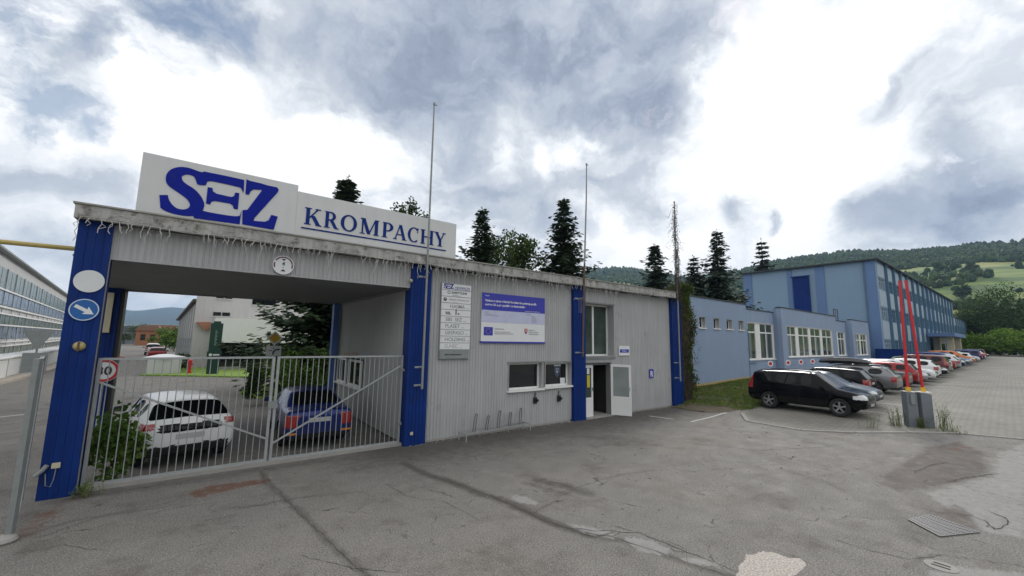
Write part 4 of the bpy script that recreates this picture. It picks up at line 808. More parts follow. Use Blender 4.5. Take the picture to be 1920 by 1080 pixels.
def office_window(s0, s1, z0, z1, n0, bays):
    """bays = list of widths; wide white posts between bays, each bay split in two lights with a transom"""
    w = MB(); t = .02; dep = .2
    w.box(s0, s0+t, n0, n0+dep, z0, z1); w.box(s1-t, s1, n0, n0+dep, z0, z1); w.box(s0+t, s1-t, n0, n0+dep, z1-t, z1); w.box(s0+t, s1-t, n0, n0+dep, z0, z0+t)
    o = w.build('window', m_white, an, local=True); f = MB(); yy = n0+.09; X0, X1, Z0, Z1 = s0+t, s1-t, z0+t, z1-t; fr = .07
    f.box(X0, X0+fr, yy, yy+.06, Z0, Z1); f.box(X1-fr, X1, yy, yy+.06, Z0, Z1); f.box(X0+fr, X1-fr, yy, yy+.06, Z0, Z0+fr); f.box(X0+fr, X1-fr, yy, yy+.06, Z1-fr, Z1)
    for (m0, m1) in bays['posts']: f.box(m0, m1, yy-.03, yy+.063, Z0+fr, Z1-fr)
    for x in bays['mull']: f.box(x-.045, x+.045, yy-.003, yy+.058, Z0+fr, Z1-fr)
    zt = z1-.72; f.box(X0+fr, X1-fr, yy-.006, yy+.05, zt-.05, zt+.05)
    f.build('frame', m_white, o, local=True); g = MB(); g.box(X0+fr, X1-fr, yy+.03, yy+.04, Z0+fr, Z1-fr); g.build('pane', m_glass_g, o, local=True)
    r = random.Random(int(s0*10)); m_cur = mat('curtain', (.16, .20, .20), .8)
    for x in bays['mull']+[X0+.3]:
        if r.random() < .8: b = MB(); b.box(x+.08, x+.08+r.uniform(.2, .5), yy+.022, yy+.027, Z0+fr, zt-.06); b.build('curtain', m_cur, o, local=True)
    s = MB(); s.box(s0-.06, s1+.06, n0-.08, n0+.08, z0-.04, z0+.025); s.build('sill', m_white, o, local=True)
hB = (6.95, 11.6, 1.83, 4.52); seg(6.7, 12.2, .06, 5.42, [hB]); office_window(*hB, .06, dict(posts=[(8.35, 9.2)], mull=[10.35]))
hC = (12.75, 24.3, 1.97, 4.45); seg(11.7, 25.8, -.5, 5.80, [hC]); office_window(*hC, -.5, dict(posts=[(14.7, 15.4), (17.75, 18.35), (20.9, 21.5)], mull=[13.7, 16.6, 19.6, 22.8]))
hD = (27.0, 31.0, 1.93, 4.38); seg(25.8, 31.9, .06, 5.50, [hD]); office_window(*hD, .06, dict(posts=[(28.2, 28.7)], mull=[29.8]))
hE = (32.6, 37.3, 1.95, 4.30); seg(31.5, 38.5, -.5, 5.72, [hE]); office_window(*hE, -.5, dict(posts=[(34.3, 34.8)], mull=[33.5, 36.0]))
for bq in ((11.7, 12.0, -.2, .06, .2, 5.8), (25.5, 25.8, -.2, .06, .2, 5.8), (31.5, 31.8, -.2, .06, .2, 5.72), (38.2, 38.5, -.2, 4, .2, 5.72), (-3.5, -3.2, .3, 9, 0, 5.7)): a = MB(); a.box(*bq); a.build('side_wall', m_ann2, an, local=True)
a = MB(); a.box(-3.2, 38.2, .36, 9, 5.2, 5.3); a.build('roof', m_roof, an, local=True)
a = MB(); a.box(-3.2, 38.2, 1.6, 1.7, .2, 5.2); a.build('interior', m_dark, an, local=True)
a = MB(); a.tube([(6.72, -.04, .5), (6.72, -.04, 4.0)], .02, 6); a.box(6.62, 6.82, -.05, 0, 2.6, 2.65); a.box(6.8, 8.0, -.0, .05, 1.58, 1.62); a.build('cable', m_teal, an, local=True)
ld = frame_thing('roof_ladder', 'dark steel ladder frame standing up from the annex roof', 'ladder', 30)
a = MB()
for x in (1.6, 3.0): a.bar((x, 1.0, 5.25), (x, 1.0, 7.0), .07)
a.bar((1.6, 1.0, 6.95), (3.0, 1.0, 6.95), .06); a.bar((2.3, 1.0, 5.4), (2.3, 1.0, 6.95), .04); a.build('frame', m_flash, ld, local=True)

hl = frame_thing('factory_hall', 'tall three-storey blue factory hall with long window bands and a dark roof edge', 'building', 41.2)
HN = -1.2; HL = 74.0; HZ = 13.5; HD = 15.3
def hp(name, fn, m_): a = MB(); fn(a); return a.build(name, m_, hl, local=True)
def gable(a):
    a.box(0, .3, HN+.3, HN+HD, .5, HZ)
hp('gable_wall', gable, m_hall)
def gcol(a):
    a.box(-.12, -.002, HN, HN+1.0, .5, HZ); a.box(-.10, -.002, HN+HD-1.2, HN+HD, .5, HZ); a.box(-.10, -.002, HN+5.2, HN+6.2, .5, HZ-.1); a.box(-.08, -.002, HN+8.9, HN+9.5, 4, HZ-.1)
hp('column', gcol, m_hall_d)
hp('hoist_door', lambda a: (a.box(-.35, -.01, HN+6.9, HN+8.75, 7.4, 12.2), a.box(-.55, -.36, HN+6.7, HN+8.95, 12.2, 12.35), *[a.box(-.37, -.352, HN+6.95+i*.26, HN+7.0+i*.26, 7.45, 12.15) for i in range(7)]), m_blue)
hp('downpipe', lambda a: a.tube([(-.18, HN+1.15, .6), (-.18, HN+1.15, HZ)], .07, 8), m_teal)
hp('roof_edge', lambda a: (a.box(-.5, HL+.3, HN-.45, HN+.25, HZ, HZ+.16), a.box(-.5, .3, HN+.25, HN+HD+.3, HZ+.002, HZ+.16), a.box(.3, HL+.3, HN+.25, HN+HD+.3, HZ+.05, HZ+.15)), m_flash)
hp('back_wall', lambda a: (a.box(.3, HL, HN+HD-.3, HN+HD, .5, HZ), a.box(HL-.3, HL, HN+.3, HN+HD-.3, .5, HZ)), m_hall)
NB = 16; bw = HL/NB; bands = [(2.1, 3.75), (6.1, 7.75), (9.95, 11.45)]
def front(a):
    zs = [.5]+[z for b in bands for z in b]+[HZ]
    for i in range(0, len(zs), 2): a.box(0, HL, HN, HN+.3, zs[i], zs[i+1])
    for i in range(NB+1): x = min(max(i*bw, .35), HL-.35); [a.box(x-.35, x+.35, HN+.003, HN+.29, b[0], b[1]) for b in bands]
hp('front_wall', front, m_hall)
for i in range(NB):
    x0, x1 = i*bw+.30, (i+1)*bw-.30
    if i not in (7, 8): hp('spandrel', lambda a: [a.box(x0+.25, x1-.05, HN-.05, HN-.002, z0, z1) for z0, z1 in ((3.85, 6.0), (7.85, 9.85), (11.55, 13.2))], m_hall_l)
    for b in bands:
        w = MB(); w.box(x0+.05, x1-.05, HN+.12, HN+.14, b[0], b[1]); o = w.build('window', m_glass_b, hl, local=True)
        f = MB(); n = 4
        for k in range(n+1): x = x0+.08+(x1-x0-.16)*k/n; f.box(x-.045, x+.045, HN+.03, HN+.115, b[0]+.05, b[1]-.05)
        f.box(x0+.05, x1-.05, HN+.02, HN+.11, b[0], b[0]+.05); f.box(x0+.05, x1-.05, HN+.02, HN+.11, b[1]-.05, b[1]); f.box(x0+.05, x1-.05, HN+.04, HN+.112, b[1]-.5, b[1]-.44)
        f.build('frame', m_hall_l if i < 1 else m_teal, o, local=True)
for i in range(1, NB): hp('fin', lambda a: a.box(i*bw-.11, i*bw+.11, HN-.32, HN-.003, .6, HZ-.02), m_teal)
hp('portal_canopy', lambda a: (a.box(31, 47, HN-3.4, HN-.33, 4.75, 5.35),), m_hall_d)
hp('portal_column', lambda a: a.box(33.2, 34.0, HN-3.0, HN-2.2, .7, 4.75), m_cream); hp('portal_column', lambda a: a.box(43.2, 44.2, HN-3.0, HN-2.2, .7, 4.75), m_cream)
hp('portal_wall', lambda a: a.box(35.5, 42.5, HN-1.2, HN-.4, .7, 4.75), mat('portal_cream', (.42, .40, .34), .7)); hp('portal_door', lambda a: a.box(37, 41, HN-1.25, HN-1.21, .75, 3.6), m_glass)
hw = frame_thing('hall_wing', 'lower blue wing at the far end of the tall hall', 'building', 115.5)
def hwp(name, fn, m_): a = MB(); fn(a); return a.build(name, m_, hw, local=True)
hwp('wall', lambda a: a.box(.0, 34, HN+.1, HN+12, .8, 10.0), m_hall_l)
hwp('roof_edge', lambda a: a.box(0, 34.3, HN-.1, HN+12, 10.0, 10.15), m_flash)
for k in range(9):
    for b in ((2.2, 3.8), (6.0, 8.2)): hwp('window', lambda a: a.box(k*3.75+.2, k*3.75+3.4, HN+.04, HN+.097, b[0], b[1]), m_glass_b)
for k in range(1, 9): hwp('fin', lambda a: a.box(k*3.75-.12, k*3.75+.12, HN-.12, HN+.099, .9, 9.9), m_teal)
o = frame_thing('equipment_container', 'dark blue metal container standing between the annex and the tall hall', 'container', 37)
a = MB(); a.box(2.1, 4.3, -3.2, -.8, .6, 2.6); [a.box(2.08, 2.1, -3.1+i*.3, -2.95+i*.3, .7, 2.5) for i in range(8)]; a.box(2.05, 4.35, -3.25, -.75, 2.6, 2.68); a.build('container_body', m_blue, o, local=True)

# no-stopping signs on short posts in front of the annex
for i, (x, lb) in enumerate(((31.6, 'nearest to the ivy'), (34.9, 'second from the ivy'), (37.6, 'third from the ivy'), (40.3, 'farthest from the ivy'))):
    z = 1.62; y = 12.0+(x-24)*.019
    o = thing('parking_sign', 'round red and white sign by the blue wall, '+lb, 'road sign', (x, y, gz(x)), group='round signs in front of the annex')
    a = MB(); a.tube([(x, y, gz(x)), (x, y, z+.1)], .02, 6); a.build('post', m_galv, o)
    a = MB(); a.disc((x, y-.03, z), (-.5, -.85, 0), 0, .20, .01, 24); a.build('plate', m_signwhite, o)
    a = MB(); a.disc(Vector((x, y-.03, z))+nrm((-.5, -.85, 0))*.011, (-.5, -.85, 0), 0, .12, .004, 24); a.build('symbol', m_signred, o)

# ------------------------------------------------------------------ cars
CARM = {}
def paint(nm, col, metal=.3, rough=.28):
    if nm not in CARM:
        M = bpy.data.materials.new('car_paint_'+nm); M.use_nodes = True; t = M.node_tree; p = t.nodes['Principled BSDF']; p.inputs['Metallic'].default_value = metal; p.inputs['Roughness'].default_value = rough; p.inputs['Coat Weight'].default_value = 0 if nm == 'black' else .4; p.inputs['Coat Roughness'].default_value = .04; p.inputs['Specular IOR Level'].default_value = .18 if nm == 'black' else .3
        if nm == 'black': rough = .10
        g = N(t, 'ShaderNodeTexCoord'); n = N(t, 'ShaderNodeTexNoise'); n.inputs['Scale'].default_value = 2.5; n.inputs['Detail'].default_value = 6; L(t, g.outputs['Object'], n.inputs['Vector'])
        sx = N(t, 'ShaderNodeSeparateXYZ'); L(t, g.outputs['Object'], sx.inputs[0])
        mr = N(t, 'ShaderNodeMapRange'); mr.inputs['From Min'].default_value = .25; mr.inputs['From Max'].default_value = .62; mr.inputs['To Min'].default_value = .22 if nm == 'black' else .40; mr.inputs['To Max'].default_value = 0; L(t, sx.outputs['Z'], mr.inputs[0])
        f = math_(t, 'MULTIPLY', mr.outputs[0], n.outputs['Fac'])
        mx = N(t, 'ShaderNodeMix', data_type='RGBA'); L(t, f, mx.inputs[0]); mx.inputs[6].default_value = (*col, 1); mx.inputs[7].default_value = (.16, .145, .12, 1); L(t, mx.outputs[2], p.inputs['Base Color'])
        L(t, math_(t, 'MULTIPLY_ADD', f, .8, rough), p.inputs['Roughness']); CARM[nm] = M
    return CARM[nm]
m_cglass = glassmat('car_glass', (.003, .004, .005), .03); m_cglass.node_tree.nodes['Principled BSDF'].inputs['Specular IOR Level'].default_value = .28; m_tyre = mat('tyre_rubber', (.018, .018, .018), .85, 0, .1, 20); m_rim = mat('alloy_rim', (.42, .42, .43), .3, .8, .06); m_well = mat('wheel_well', (.01, .01, .01), .9)
m_headl = mat('headlight_lens', (.50, .51, .50), .12, .2, .15, 14, coat=1); m_taill = mat('tail_light_lens', (.30, .012, .012), .15, 0, .25, 18, coat=1); m_cplast = mat('car_black_trim', (.018, .018, .019), .55); m_chrome = mat('chrome', (.6, .6, .6), .15, 1.)
m_plate = mat('blank_number_plate', (.42, .43, .44), .5, 0, .05); m_seam = mat('panel_gap', (.006, .006, .006), .8); m_amber = mat('amber_lens', (.55, .20, .03), .2)
def car_build(kind):
    """returns spec dict of stations: x, bottom, shoulder, top, half width, roof half width"""
    if kind == 'suv':
        Lc, Wd, r, wb = 4.35, 1.77, .355, 2.56
        st = [(-2.17,.42,.98,1.02,.80,.74),(-2.13,.34,1.00,1.05,.84,.76),(-2.07,.34,1.02,1.12,.865,.74),(-1.93,.30,1.03,1.58,.87,.64),(-1.86,.28,1.03,1.64,.875,.64),(-1.10,.26,1.02,1.68,.885,.65),(-1.02,.26,1.02,1.68,.885,.65),(-.12,.26,1.00,1.69,.885,.65),(-.03,.26,1.00,1.69,.885,.65),(.42,.26,.99,1.66,.885,.64),(.50,.26,.99,1.64,.885,.635),(1.18,.27,.98,1.12,.88,.70),(1.24,.27,.97,1.08,.88,.72),(1.60,.30,.93,1.02,.87,.72),(1.95,.32,.84,.94,.84,.70),(2.10,.34,.72,.86,.79,.64),(2.17,.40,.66,.76,.72,.58)]
        side = [(4, 5), (6, 7), (8, 9), (10, 11)]; rear = (2, 3); ws = (10, 11)
    elif kind == 'wagon':
        Lc, Wd, r, wb = 4.6, 1.82, .33, 2.75
        st = [(-2.30,.38,.86,.92,.78,.70),(-2.26,.28,.90,.96,.84,.74),(-2.18,.26,.92,1.00,.87,.72),(-1.86,.24,.94,1.36,.885,.60),(-1.78,.22,.94,1.40,.89,.60),(-1.12,.20,.93,1.44,.905,.62),(-1.04,.20,.93,1.445,.905,.62),(-.16,.20,.91,1.46,.91,.62),(-.07,.20,.91,1.46,.91,.62),(.38,.20,.90,1.43,.91,.61),(.46,.20,.90,1.41,.91,.60),(1.28,.22,.88,.96,.90,.68),(1.35,.22,.87,.93,.90,.70),(1.75,.24,.81,.86,.88,.70),(2.08,.26,.72,.78,.84,.68),(2.23,.28,.62,.70,.78,.62),(2.30,.34,.56,.62,.70,.56)]
        side = [(4, 5), (6, 7), (8, 9), (10, 11)]; rear = (2, 3); ws = (10, 11)
    elif kind == 'hatch':
        Lc, Wd, r, wb = 4.1, 1.76, .31, 2.55
        st = [(-2.05,.40,.84,.90,.76,.68),(-2.02,.27,.90,.97,.82,.72),(-1.97,.25,.92,1.02,.85,.70),(-1.68,.23,.94,1.37,.865,.60),(-1.60,.22,.94,1.40,.87,.60),(-1.02,.20,.92,1.45,.88,.62),(-.95,.20,.92,1.455,.88,.62),(-.22,.20,.90,1.47,.885,.62),(-.13,.20,.90,1.47,.885,.62),(.20,.20,.89,1.45,.885,.61),(.28,.20,.89,1.43,.885,.60),(1.10,.22,.87,.98,.88,.68),(1.17,.22,.86,.95,.88,.70),(1.50,.24,.81,.87,.86,.70),(1.83,.26,.72,.78,.82,.66),(1.98,.28,.62,.69,.76,.60),(2.05,.34,.56,.62,.68,.54)]
        side = [(4, 5), (6, 7), (8, 9), (10, 11)]; rear = (2, 3); ws = (10, 11)
    elif kind == 'whatch':   # rounded white hatchback with deep split rear window
        Lc, Wd, r, wb = 4.25, 1.80, .32, 2.6
        st = [(-2.12,.46,.80,.86,.78,.72),(-2.09,.30,.90,.98,.84,.76),(-2.03,.27,.93,1.06,.87,.70),(-1.55,.24,.97,1.37,.885,.60),(-1.47,.22,.98,1.39,.89,.60),(-1.02,.20,.96,1.43,.895,.61),(-.95,.20,.95,1.435,.895,.61),(-.18,.20,.91,1.45,.90,.62),(-.09,.20,.91,1.45,.90,.62),(.28,.20,.90,1.43,.90,.61),(.36,.20,.89,1.41,.90,.60),(1.32,.22,.87,.98,.89,.66),(1.38,.22,.86,.95,.89,.68),(1.65,.24,.80,.86,.87,.68),(1.92,.26,.70,.77,.82,.64),(2.06,.28,.60,.68,.76,.60),(2.12,.34,.54,.60,.68,.54)]
        side = [(4, 5), (6, 7), (8, 9), (10, 11)]; rear = (2, 3); ws = (10, 11)
    else:  # sedan
        Lc, Wd, r, wb = 4.4, 1.72, .31, 2.55
        st = [(-2.20,.42,.84,.90,.76,.66),(-2.17,.27,.90,.97,.81,.68),(-2.08,.25,.92,1.01,.83,.68),(-1.62,.23,.94,1.03,.85,.68),(-1.54,.22,.94,1.06,.85,.66),(-.98,.20,.93,1.36,.86,.58),(-.90,.20,.93,1.39,.86,.58),(-.22,.20,.91,1.42,.86,.59),(-.13,.20,.91,1.42,.86,.59),(.22,.20,.90,1.40,.86,.58),(.30,.20,.90,1.38,.86,.58),(1.02,.22,.88,.97,.86,.66),(1.09,.22,.87,.94,.86,.68),(1.55,.24,.82,.87,.84,.68),(1.93,.26,.73,.79,.80,.66),(2.12,.28,.63,.70,.75,.60),(2.20,.34,.56,.62,.67,.54)]
        side = [(6, 7), (8, 9)]; rear = (4, 5); ws = (10, 11)
    return Lc, Wd, r, wb, st, side, rear, ws
def ring(s):
    x, zb, zs, zt, w, wr = s; d = zt-zs; q = [(0, zb), (w*.78, zb), (w*.95, zb+.07), (w, zb+.24), (w*.995, (zb+.24+zs)/2), (w*.965, zs)]
    y6 = w*.955; y7 = wr+.03
    q += [(y6, zs+.13*d if d > .2 else zs+.25*d), (y7 if d > .2 else (w*.955+wr)/2, zs+.84*d), (wr*.96, zs+.95*d), (wr*.55, zt), (0, zt+.015)]
    return [(x, -y, z) for y, z in q] + [(x, y, z) for y, z in q[-2:0:-1]]
_cache = {}
def car_meshes(kind):
    if kind in _cache: return _cache[kind]
    Lc, Wd, r, wb, st, side, rear, ws = car_build(kind)
    R = [ring(s) for s in st]; n = len(R[0]); vs = [p for q in R for p in q]; fs = []; ms = []
    # ring order: right side up (0..10) then left side down (11..19)
    def cell(i, j):
        a, b = i*n+j, i*n+(j+1) % n; return (a, b, b+n, a+n)
    for i in range(len(R)-1):
        for j in range(n):
            k = 0
            if j in (6, 13) and (i, i+1) in side: k = 1
            if (i, i+1) == ws and j in (8, 9, 10, 11): k = 2
            if (i, i+1) == rear and j in (8, 9, 10, 11): k = 3
            if (i, i+1) == rear and kind in ('hatch', 'whatch', 'suv', 'wagon') and j in (7, 12): k = 3
            if (i, i+1) == ws and j in (6, 13): k = 0
            if j in (0, 19): k = 4
            fs.append(cell(i, j)); ms.append(k)
    for (i, sx) in ((0, -.012), (len(R)-1, .012)):   # nose and tail caps
        z = sum(p[2] for p in R[i])/n; b = len(vs); vs += [(p[0]+sx, p[1]*.62, z+(p[2]-z)*.60) for p in R[i]]; vs.append((R[i][0][0]+sx*1.4, 0, z))
        for j in range(n):
            fs.append((i*n+j, b+j, b+(j+1) % n, i*n+(j+1) % n)); ms.append(0); fs.append((b+j, b+n, b+(j+1) % n)); ms.append(0)
    me = bpy.data.meshes.new('t'); me.from_pydata(vs, [], fs); mats = [m_white, m_cglass, m_cglass, m_cglass, m_well]
    for q in mats: me.materials.append(q)
    me.polygons.foreach_set('material_index', ms); me.update()
    bm = bmesh.new(); bm.from_mesh(me); bmesh.ops.recalc_face_normals(bm, faces=bm.faces)
    cl = bm.edges.layers.float.new('crease_edge')
    for e in bm.edges:
        k = {f.material_index for f in e.link_faces}
        if len(k) > 1: e[cl] = .9
    bm.to_mesh(me); bm.free()
    o = link(bpy.data.objects.new('t', me)); sm = o.modifiers.new('s', 'SUBSURF'); sm.levels = 2; sm.render_levels = 2
    cm = MB()
    for sx in (-1, 1):
        for sy in (-1, 1): cm.lathe([(0, -.26), (r*1.17, -.26), (r*1.17, .3), (0, .3)], (sx*wb/2+(.03 if sx > 0 else 0), sy*(Wd/2-.06), r), (0, 1, 0), 28, 4)
    co = cm.build('c', mats); bo = o.modifiers.new('b', 'BOOLEAN'); bo.operation = 'DIFFERENCE'; bo.object = co; bo.solver = 'EXACT'
    dg = bpy.context.evaluated_depsgraph_get(); dg.update(); ev = o.evaluated_get(dg); em = ev.to_mesh()
    V = [v.co.copy() for v in em.vertices]; Fc = [(tuple(p.vertices), p.material_index, p.center.copy(), p.normal.copy()) for p in em.polygons]; ev.to_mesh_clear()
    bpy.data.objects.remove(o); bpy.data.objects.remove(co)
    bvh = BVHTree.FromPolygons(V, [f[0] for f in Fc])
    out = {}
    def sub(name, pred, off=0., mat_=None):
        idx = {}; nv = []; nf = []; nm = []; acc = {}
        sel = [f for f in Fc if pred(f)]
        for f in sel:
            for v in f[0]: acc.setdefault(v, Vector((0, 0, 0))); acc[v] += f[3]
        for f in sel:
            q = []
            for v in f[0]:
                if v not in idx: idx[v] = len(nv); nv.append(V[v]+(acc[v].normalized()*off if off else Vector((0, 0, 0))))
                q.append(idx[v])
            nf.append(tuple(q)); nm.append(1 if (mat_ is None and f[1] == 4) else 0)
        if not nf: return
        me = bpy.data.meshes.new(name); me.from_pydata(nv, [], nf); me.materials.append(mat_ or m_white)
        if mat_ is None: me.materials.append(m_well); me.polygons.foreach_set('material_index', nm)
        me.polygons.foreach_set('use_smooth', [True]*len(nf)); me.update()
        try: me.set_sharp_from_angle(angle=R_(50))
        except Exception: pass
        out.setdefault(name, []).append(me)
    sub('body', lambda f: f[1] in (0, 4))
    sub('side_window', lambda f: f[1] == 1 and f[2].y < 0, 0, m_cglass); sub('side_window', lambda f: f[1] == 1 and f[2].y > 0, 0, m_cglass)
    sub('windscreen', lambda f: f[1] == 2, 0, m_cglass); sub('rear_window', lambda f: f[1] == 3, 0, m_cglass)
    X1 = st[-1][0]; X0 = st[0][0]
    hz = {'suv': (.68, .90), 'wagon': (.58, .74), 'hatch': (.56, .74), 'whatch': (.56, .74), 'sedan': (.56, .74)}[kind]
    for s in (-1, 1):
        sub('headlight', lambda f: f[1] == 0 and f[2].x > X1-.40 and hz[0]+.03 < f[2].z < hz[1]-.01-.25*max(0, X1-.16-f[2].x) and .47 < f[2].y*s < .86, .006, m_headl)
        if kind == 'suv': sub('tail_light', lambda f: f[1] == 0 and f[2].x < X0+.26 and .86 < f[2].z < 1.42 and .56 < f[2].y*s, .006, m_taill)
        elif kind == 'sedan': sub('tail_light', lambda f: f[1] == 0 and f[2].x < X0+.16 and .60 < f[2].z < .90 and .50 < f[2].y*s, .006, m_taill)
        elif kind == 'whatch': sub('tail_light', lambda f: f[1] == 0 and f[2].x < X0+.30 and .86 < f[2].z < .99 and .64 < f[2].y*s, .006, m_taill)
        else: sub('tail_light', lambda f: f[1] == 0 and f[2].x < X0+.24 and .68 < f[2].z < .94 and .46 < f[2].y*s, .006, m_taill)
    lowz = {'suv': .50, 'whatch': .50}.get(kind, .36)
    sub('rear_valance', lambda f: f[1] == 0 and f[2].x < X0+.30 and f[2].z < lowz and abs(f[2].y) < (.74 if kind == 'whatch' else 9), .005, m_cplast)
    sub('lower_grille', lambda f: f[1] == 0 and f[2].x > X1-.12 and f[2].z < (.56 if kind == 'suv' else .46) and abs(f[2].y) < .55, .005, m_cplast)
    sub('grille', lambda f: f[1] == 0 and f[2].x > X1-.30 and hz[0]-.02 < f[2].z < hz[1]-.03 and abs(f[2].y) < .34, .006, m_cplast)
    if kind == 'whatch': sub('lower_rear_window', lambda f: f[1] == 0 and f[2].x < X0+.20 and .78 < f[2].z < .94 and abs(f[2].y) < .56, .006, m_cglass)
    def onto(x, z, s):
        h = bvh.ray_cast(Vector((x, s*2, z)), Vector((0, -s, 0))); return h[0] if h[0] is not None else None
    def ribbon(pts, w, m_, name, off=.004, smid=None):
        b = MB(); P = [p for p in pts if p is not None]
        for p, q in zip(P[:-1], P[1:]):
            if (q-p).length < .5: b.bar(p, q, w, .006)
        if b.v:
            me_o = b.build(name, m_); out.setdefault(name, []).append(me_o.data); bpy.data.objects.remove(me_o)
    doors = {'suv': (-.98, -.07, 1.02), 'wagon': (-1.0, -.11, 1.05), 'hatch': (-.92, -.17, .95), 'whatch': (-.95, -.13, 1.1), 'sedan': (-.95, -.17, .92)}[kind]
    zs = .98 if kind == 'suv' else .90
    for s in (-1, 1):
        for x in doors[1:] if kind != 'x' else doors: ribbon([onto(x, z, s) for z in np.linspace(.34, zs, 9)], .012, m_seam, 'door_gap')
        ribbon([onto(doors[0]+.12*abs(k)**2, z, s) for k, z in zip(np.linspace(1, 0, 9), np.linspace(.62, zs, 9))], .012, m_seam, 'door_gap')
        ribbon([onto(x, .34, s) for x in np.linspace(doors[0]+.14, doors[2], 12)], .012, m_seam, 'door_gap')
        for x in (doors[0]+.18, doors[1]+.15):
            p = onto(x, zs-.10, s)
            if p is not None: b = MB(); b.box(x, x+.17, min(p.y, p.y+s*.03), max(p.y, p.y+s*.03), p.z-.014, p.z+.014); q = b.build('door_handle', m_white, bevel=.006); q.data.name = 'door_handle'; out.setdefault('door_handle', []).append(q.data); bpy.data.objects.remove(q)
        mxx = doors[2]-.22; p = onto(mxx, zs+.02, s); y = (p.y if p is not None else s*.85)
        b = MB(); b.bar((mxx, y-s*.02, zs+.05), (mxx-.02, y+s*.10, zs+.09), .05, .04); q0 = [(mxx-.07, y+s*.06, zs+.03), (mxx+.05, y+s*.06, zs+.03), (mxx+.03, y+s*.24, zs+.04), (mxx-.07, y+s*.25, zs+.04), (mxx-.07, y+s*.06, zs+.17), (mxx+.02, y+s*.06, zs+.17), (mxx, y+s*.23, zs+.16), (mxx-.07, y+s*.24, zs+.16)]
        b.add(q0, [(0, 3, 2, 1), (4, 5, 6, 7), (0, 1, 5, 4), (1, 2, 6, 5), (2, 3, 7, 6), (3, 0, 4, 7)]); q = b.build('mirror', m_cplast, bevel=.02, smooth=True); out.setdefault('mirror', []).append(q.data); bpy.data.objects.remove(q)
    b = MB(); b.box(X0-.022, X0-.012, -.26, .26, *( (.66, .78) if kind == 'suv' else (.70, .81) if kind != 'whatch' else (.62, .73))); q = b.build('number_plate', m_plate); out['number_plate'] = [q.data]; bpy.data.objects.remove(q)
    b = MB(); b.box(X1+.012, X1+.024, -.26, .26, .44, .55); q = b.build('number_plate', m_plate); out['number_plate'].append(q.data); bpy.data.objects.remove(q)
    if kind in ('suv', 'wagon'):
        for s in (-1, 1):
            zr = st[6][3]; b = MB(); b.tube([(-1.75, s*.56, zr-.07), (-1.55, s*.565, zr+.015), (-.2, s*.575, zr+.045), (.25, s*.57, zr+.0), (.38, s*.565, zr-.05)], .018, 6); q = b.build('roof_rail', m_cplast); out.setdefault('roof_rail', []).append(q.data); bpy.data.objects.remove(q)
    # wheel with tyre and rim
    b = MB(); w = .105; b.lathe([(r*.62, -w*.9), (r*.66, -w), (r*.93, -w), (r, -w*.75), (r, w*.75), (r*.93, w), (r*.66, w), (r*.62, w*.9), (r*.62, -w*.9)], (0, 0, 0), (0, 1, 0), 28); q = b.build('tyre', m_tyre, smooth=True); ty = q.data; bpy.data.objects.remove(q)
    b = MB(); b.lathe([(r*.66, -w*.95), (r*.60, -w*.9), (r*.58, -w*.4), (r*.58, w*.4), (r*.60, w*.9), (r*.66, w*.95)], (0, 0, 0), (0, 1, 0), 28); b.disc((0, -w*.95, 0), (0, 1, 0), 0, r*.15, .03, 12); b.disc((0, w*.95-.03, 0), (0, 1, 0), 0, r*.15, .03, 12)
    for k in range(5):
        a_ = 2*math.pi*k/5+.3; c, s_ = math.cos(a_), math.sin(a_)
        for sd in (-1, 1): b.bar((c*r*.12, sd*w*.82, s_*r*.12), (c*r*.62, sd*w*.88, s_*r*.62), r*.17, .022, up=(0, 1, 0))
    q = b.build('rim', m_rim, smooth=True); ri = q.data; bpy.data.objects.remove(q)
    b = MB(); b.disc((0, -.03, 0), (0, 1, 0), 0, r*.6, .06, 20); q = b.build('brake_disc', m_well); br_ = q.data; bpy.data.objects.remove(q)
    _cache[kind] = (out, (ty, ri, br_), r, wb, Wd); return _cache[kind]
SKIP_FAR = ('door_gap', 'door_handle', 'roof_rail', 'number_plate', 'lower_grille')
def car(name, kind, col, loc, heading, label, cat='car', group='cars parked in the long row', far=False, scale=1.0, handle=True, rack=False):
    out, (ty, ri, bd), r, wb, Wd = car_meshes(kind)
    o = thing(name, label, cat, loc, heading, group); o.scale = (scale,)*3
    body = None
    for nm, lst in out.items():
        if far and nm in SKIP_FAR: continue
        if nm == 'roof_rail' and not rack: continue
        for me in lst:
            p = bpy.data.objects.new(nm, me); C.objects.link(p); p.parent = o
            if nm in ('body', 'door_handle') or (nm == 'mirror' and not far and kind not in ('whatch',)):
                p.material_slots[0].link = 'OBJECT'; p.material_slots[0].material = paint(*col)
    for sx in (-1, 1):
        for sy in (-1, 1):
            t_ = bpy.data.objects.new('wheel', ty); C.objects.link(t_); t_.parent = o; t_.location = (sx*wb/2+(.03 if sx > 0 else 0), sy*(Wd/2-.135), r)
            for nm, me in (('rim', ri), ('brake_disc', bd)):
                if nm == 'brake_disc' and far: continue
                q = bpy.data.objects.new(nm, me); C.objects.link(q); q.parent = t_
    return o
COL = dict(black=('black', (.004, .004, .006), .0), navy=('navy', (.012, .018, .035), .4), grey=('grey', (.18, .185, .19), .6), silver=('silver', (.45, .46, .47), .7), white=('white', (.70, .71, .71), 0.), red=('red', (.26, .012, .015), .3),
           blue=('blue', (.008, .022, .14), .3), darkgrey=('darkgrey', (.05, .055, .065), .5), green=('green', (.16, .21, .15), .5), brown=('brown', (.11, .03, .03), .4), steel=('steel', (.10, .13, .17), .6), orange=('orange', (.55, .16, .03), .2), lightblue=('lightblue', (.13, .22, .38), .4))
rowY = lambda i: 4.5+2.7*i*math.sin(LANG)
def slot(i): return 20.95+2.7*i*math.cos(LANG)
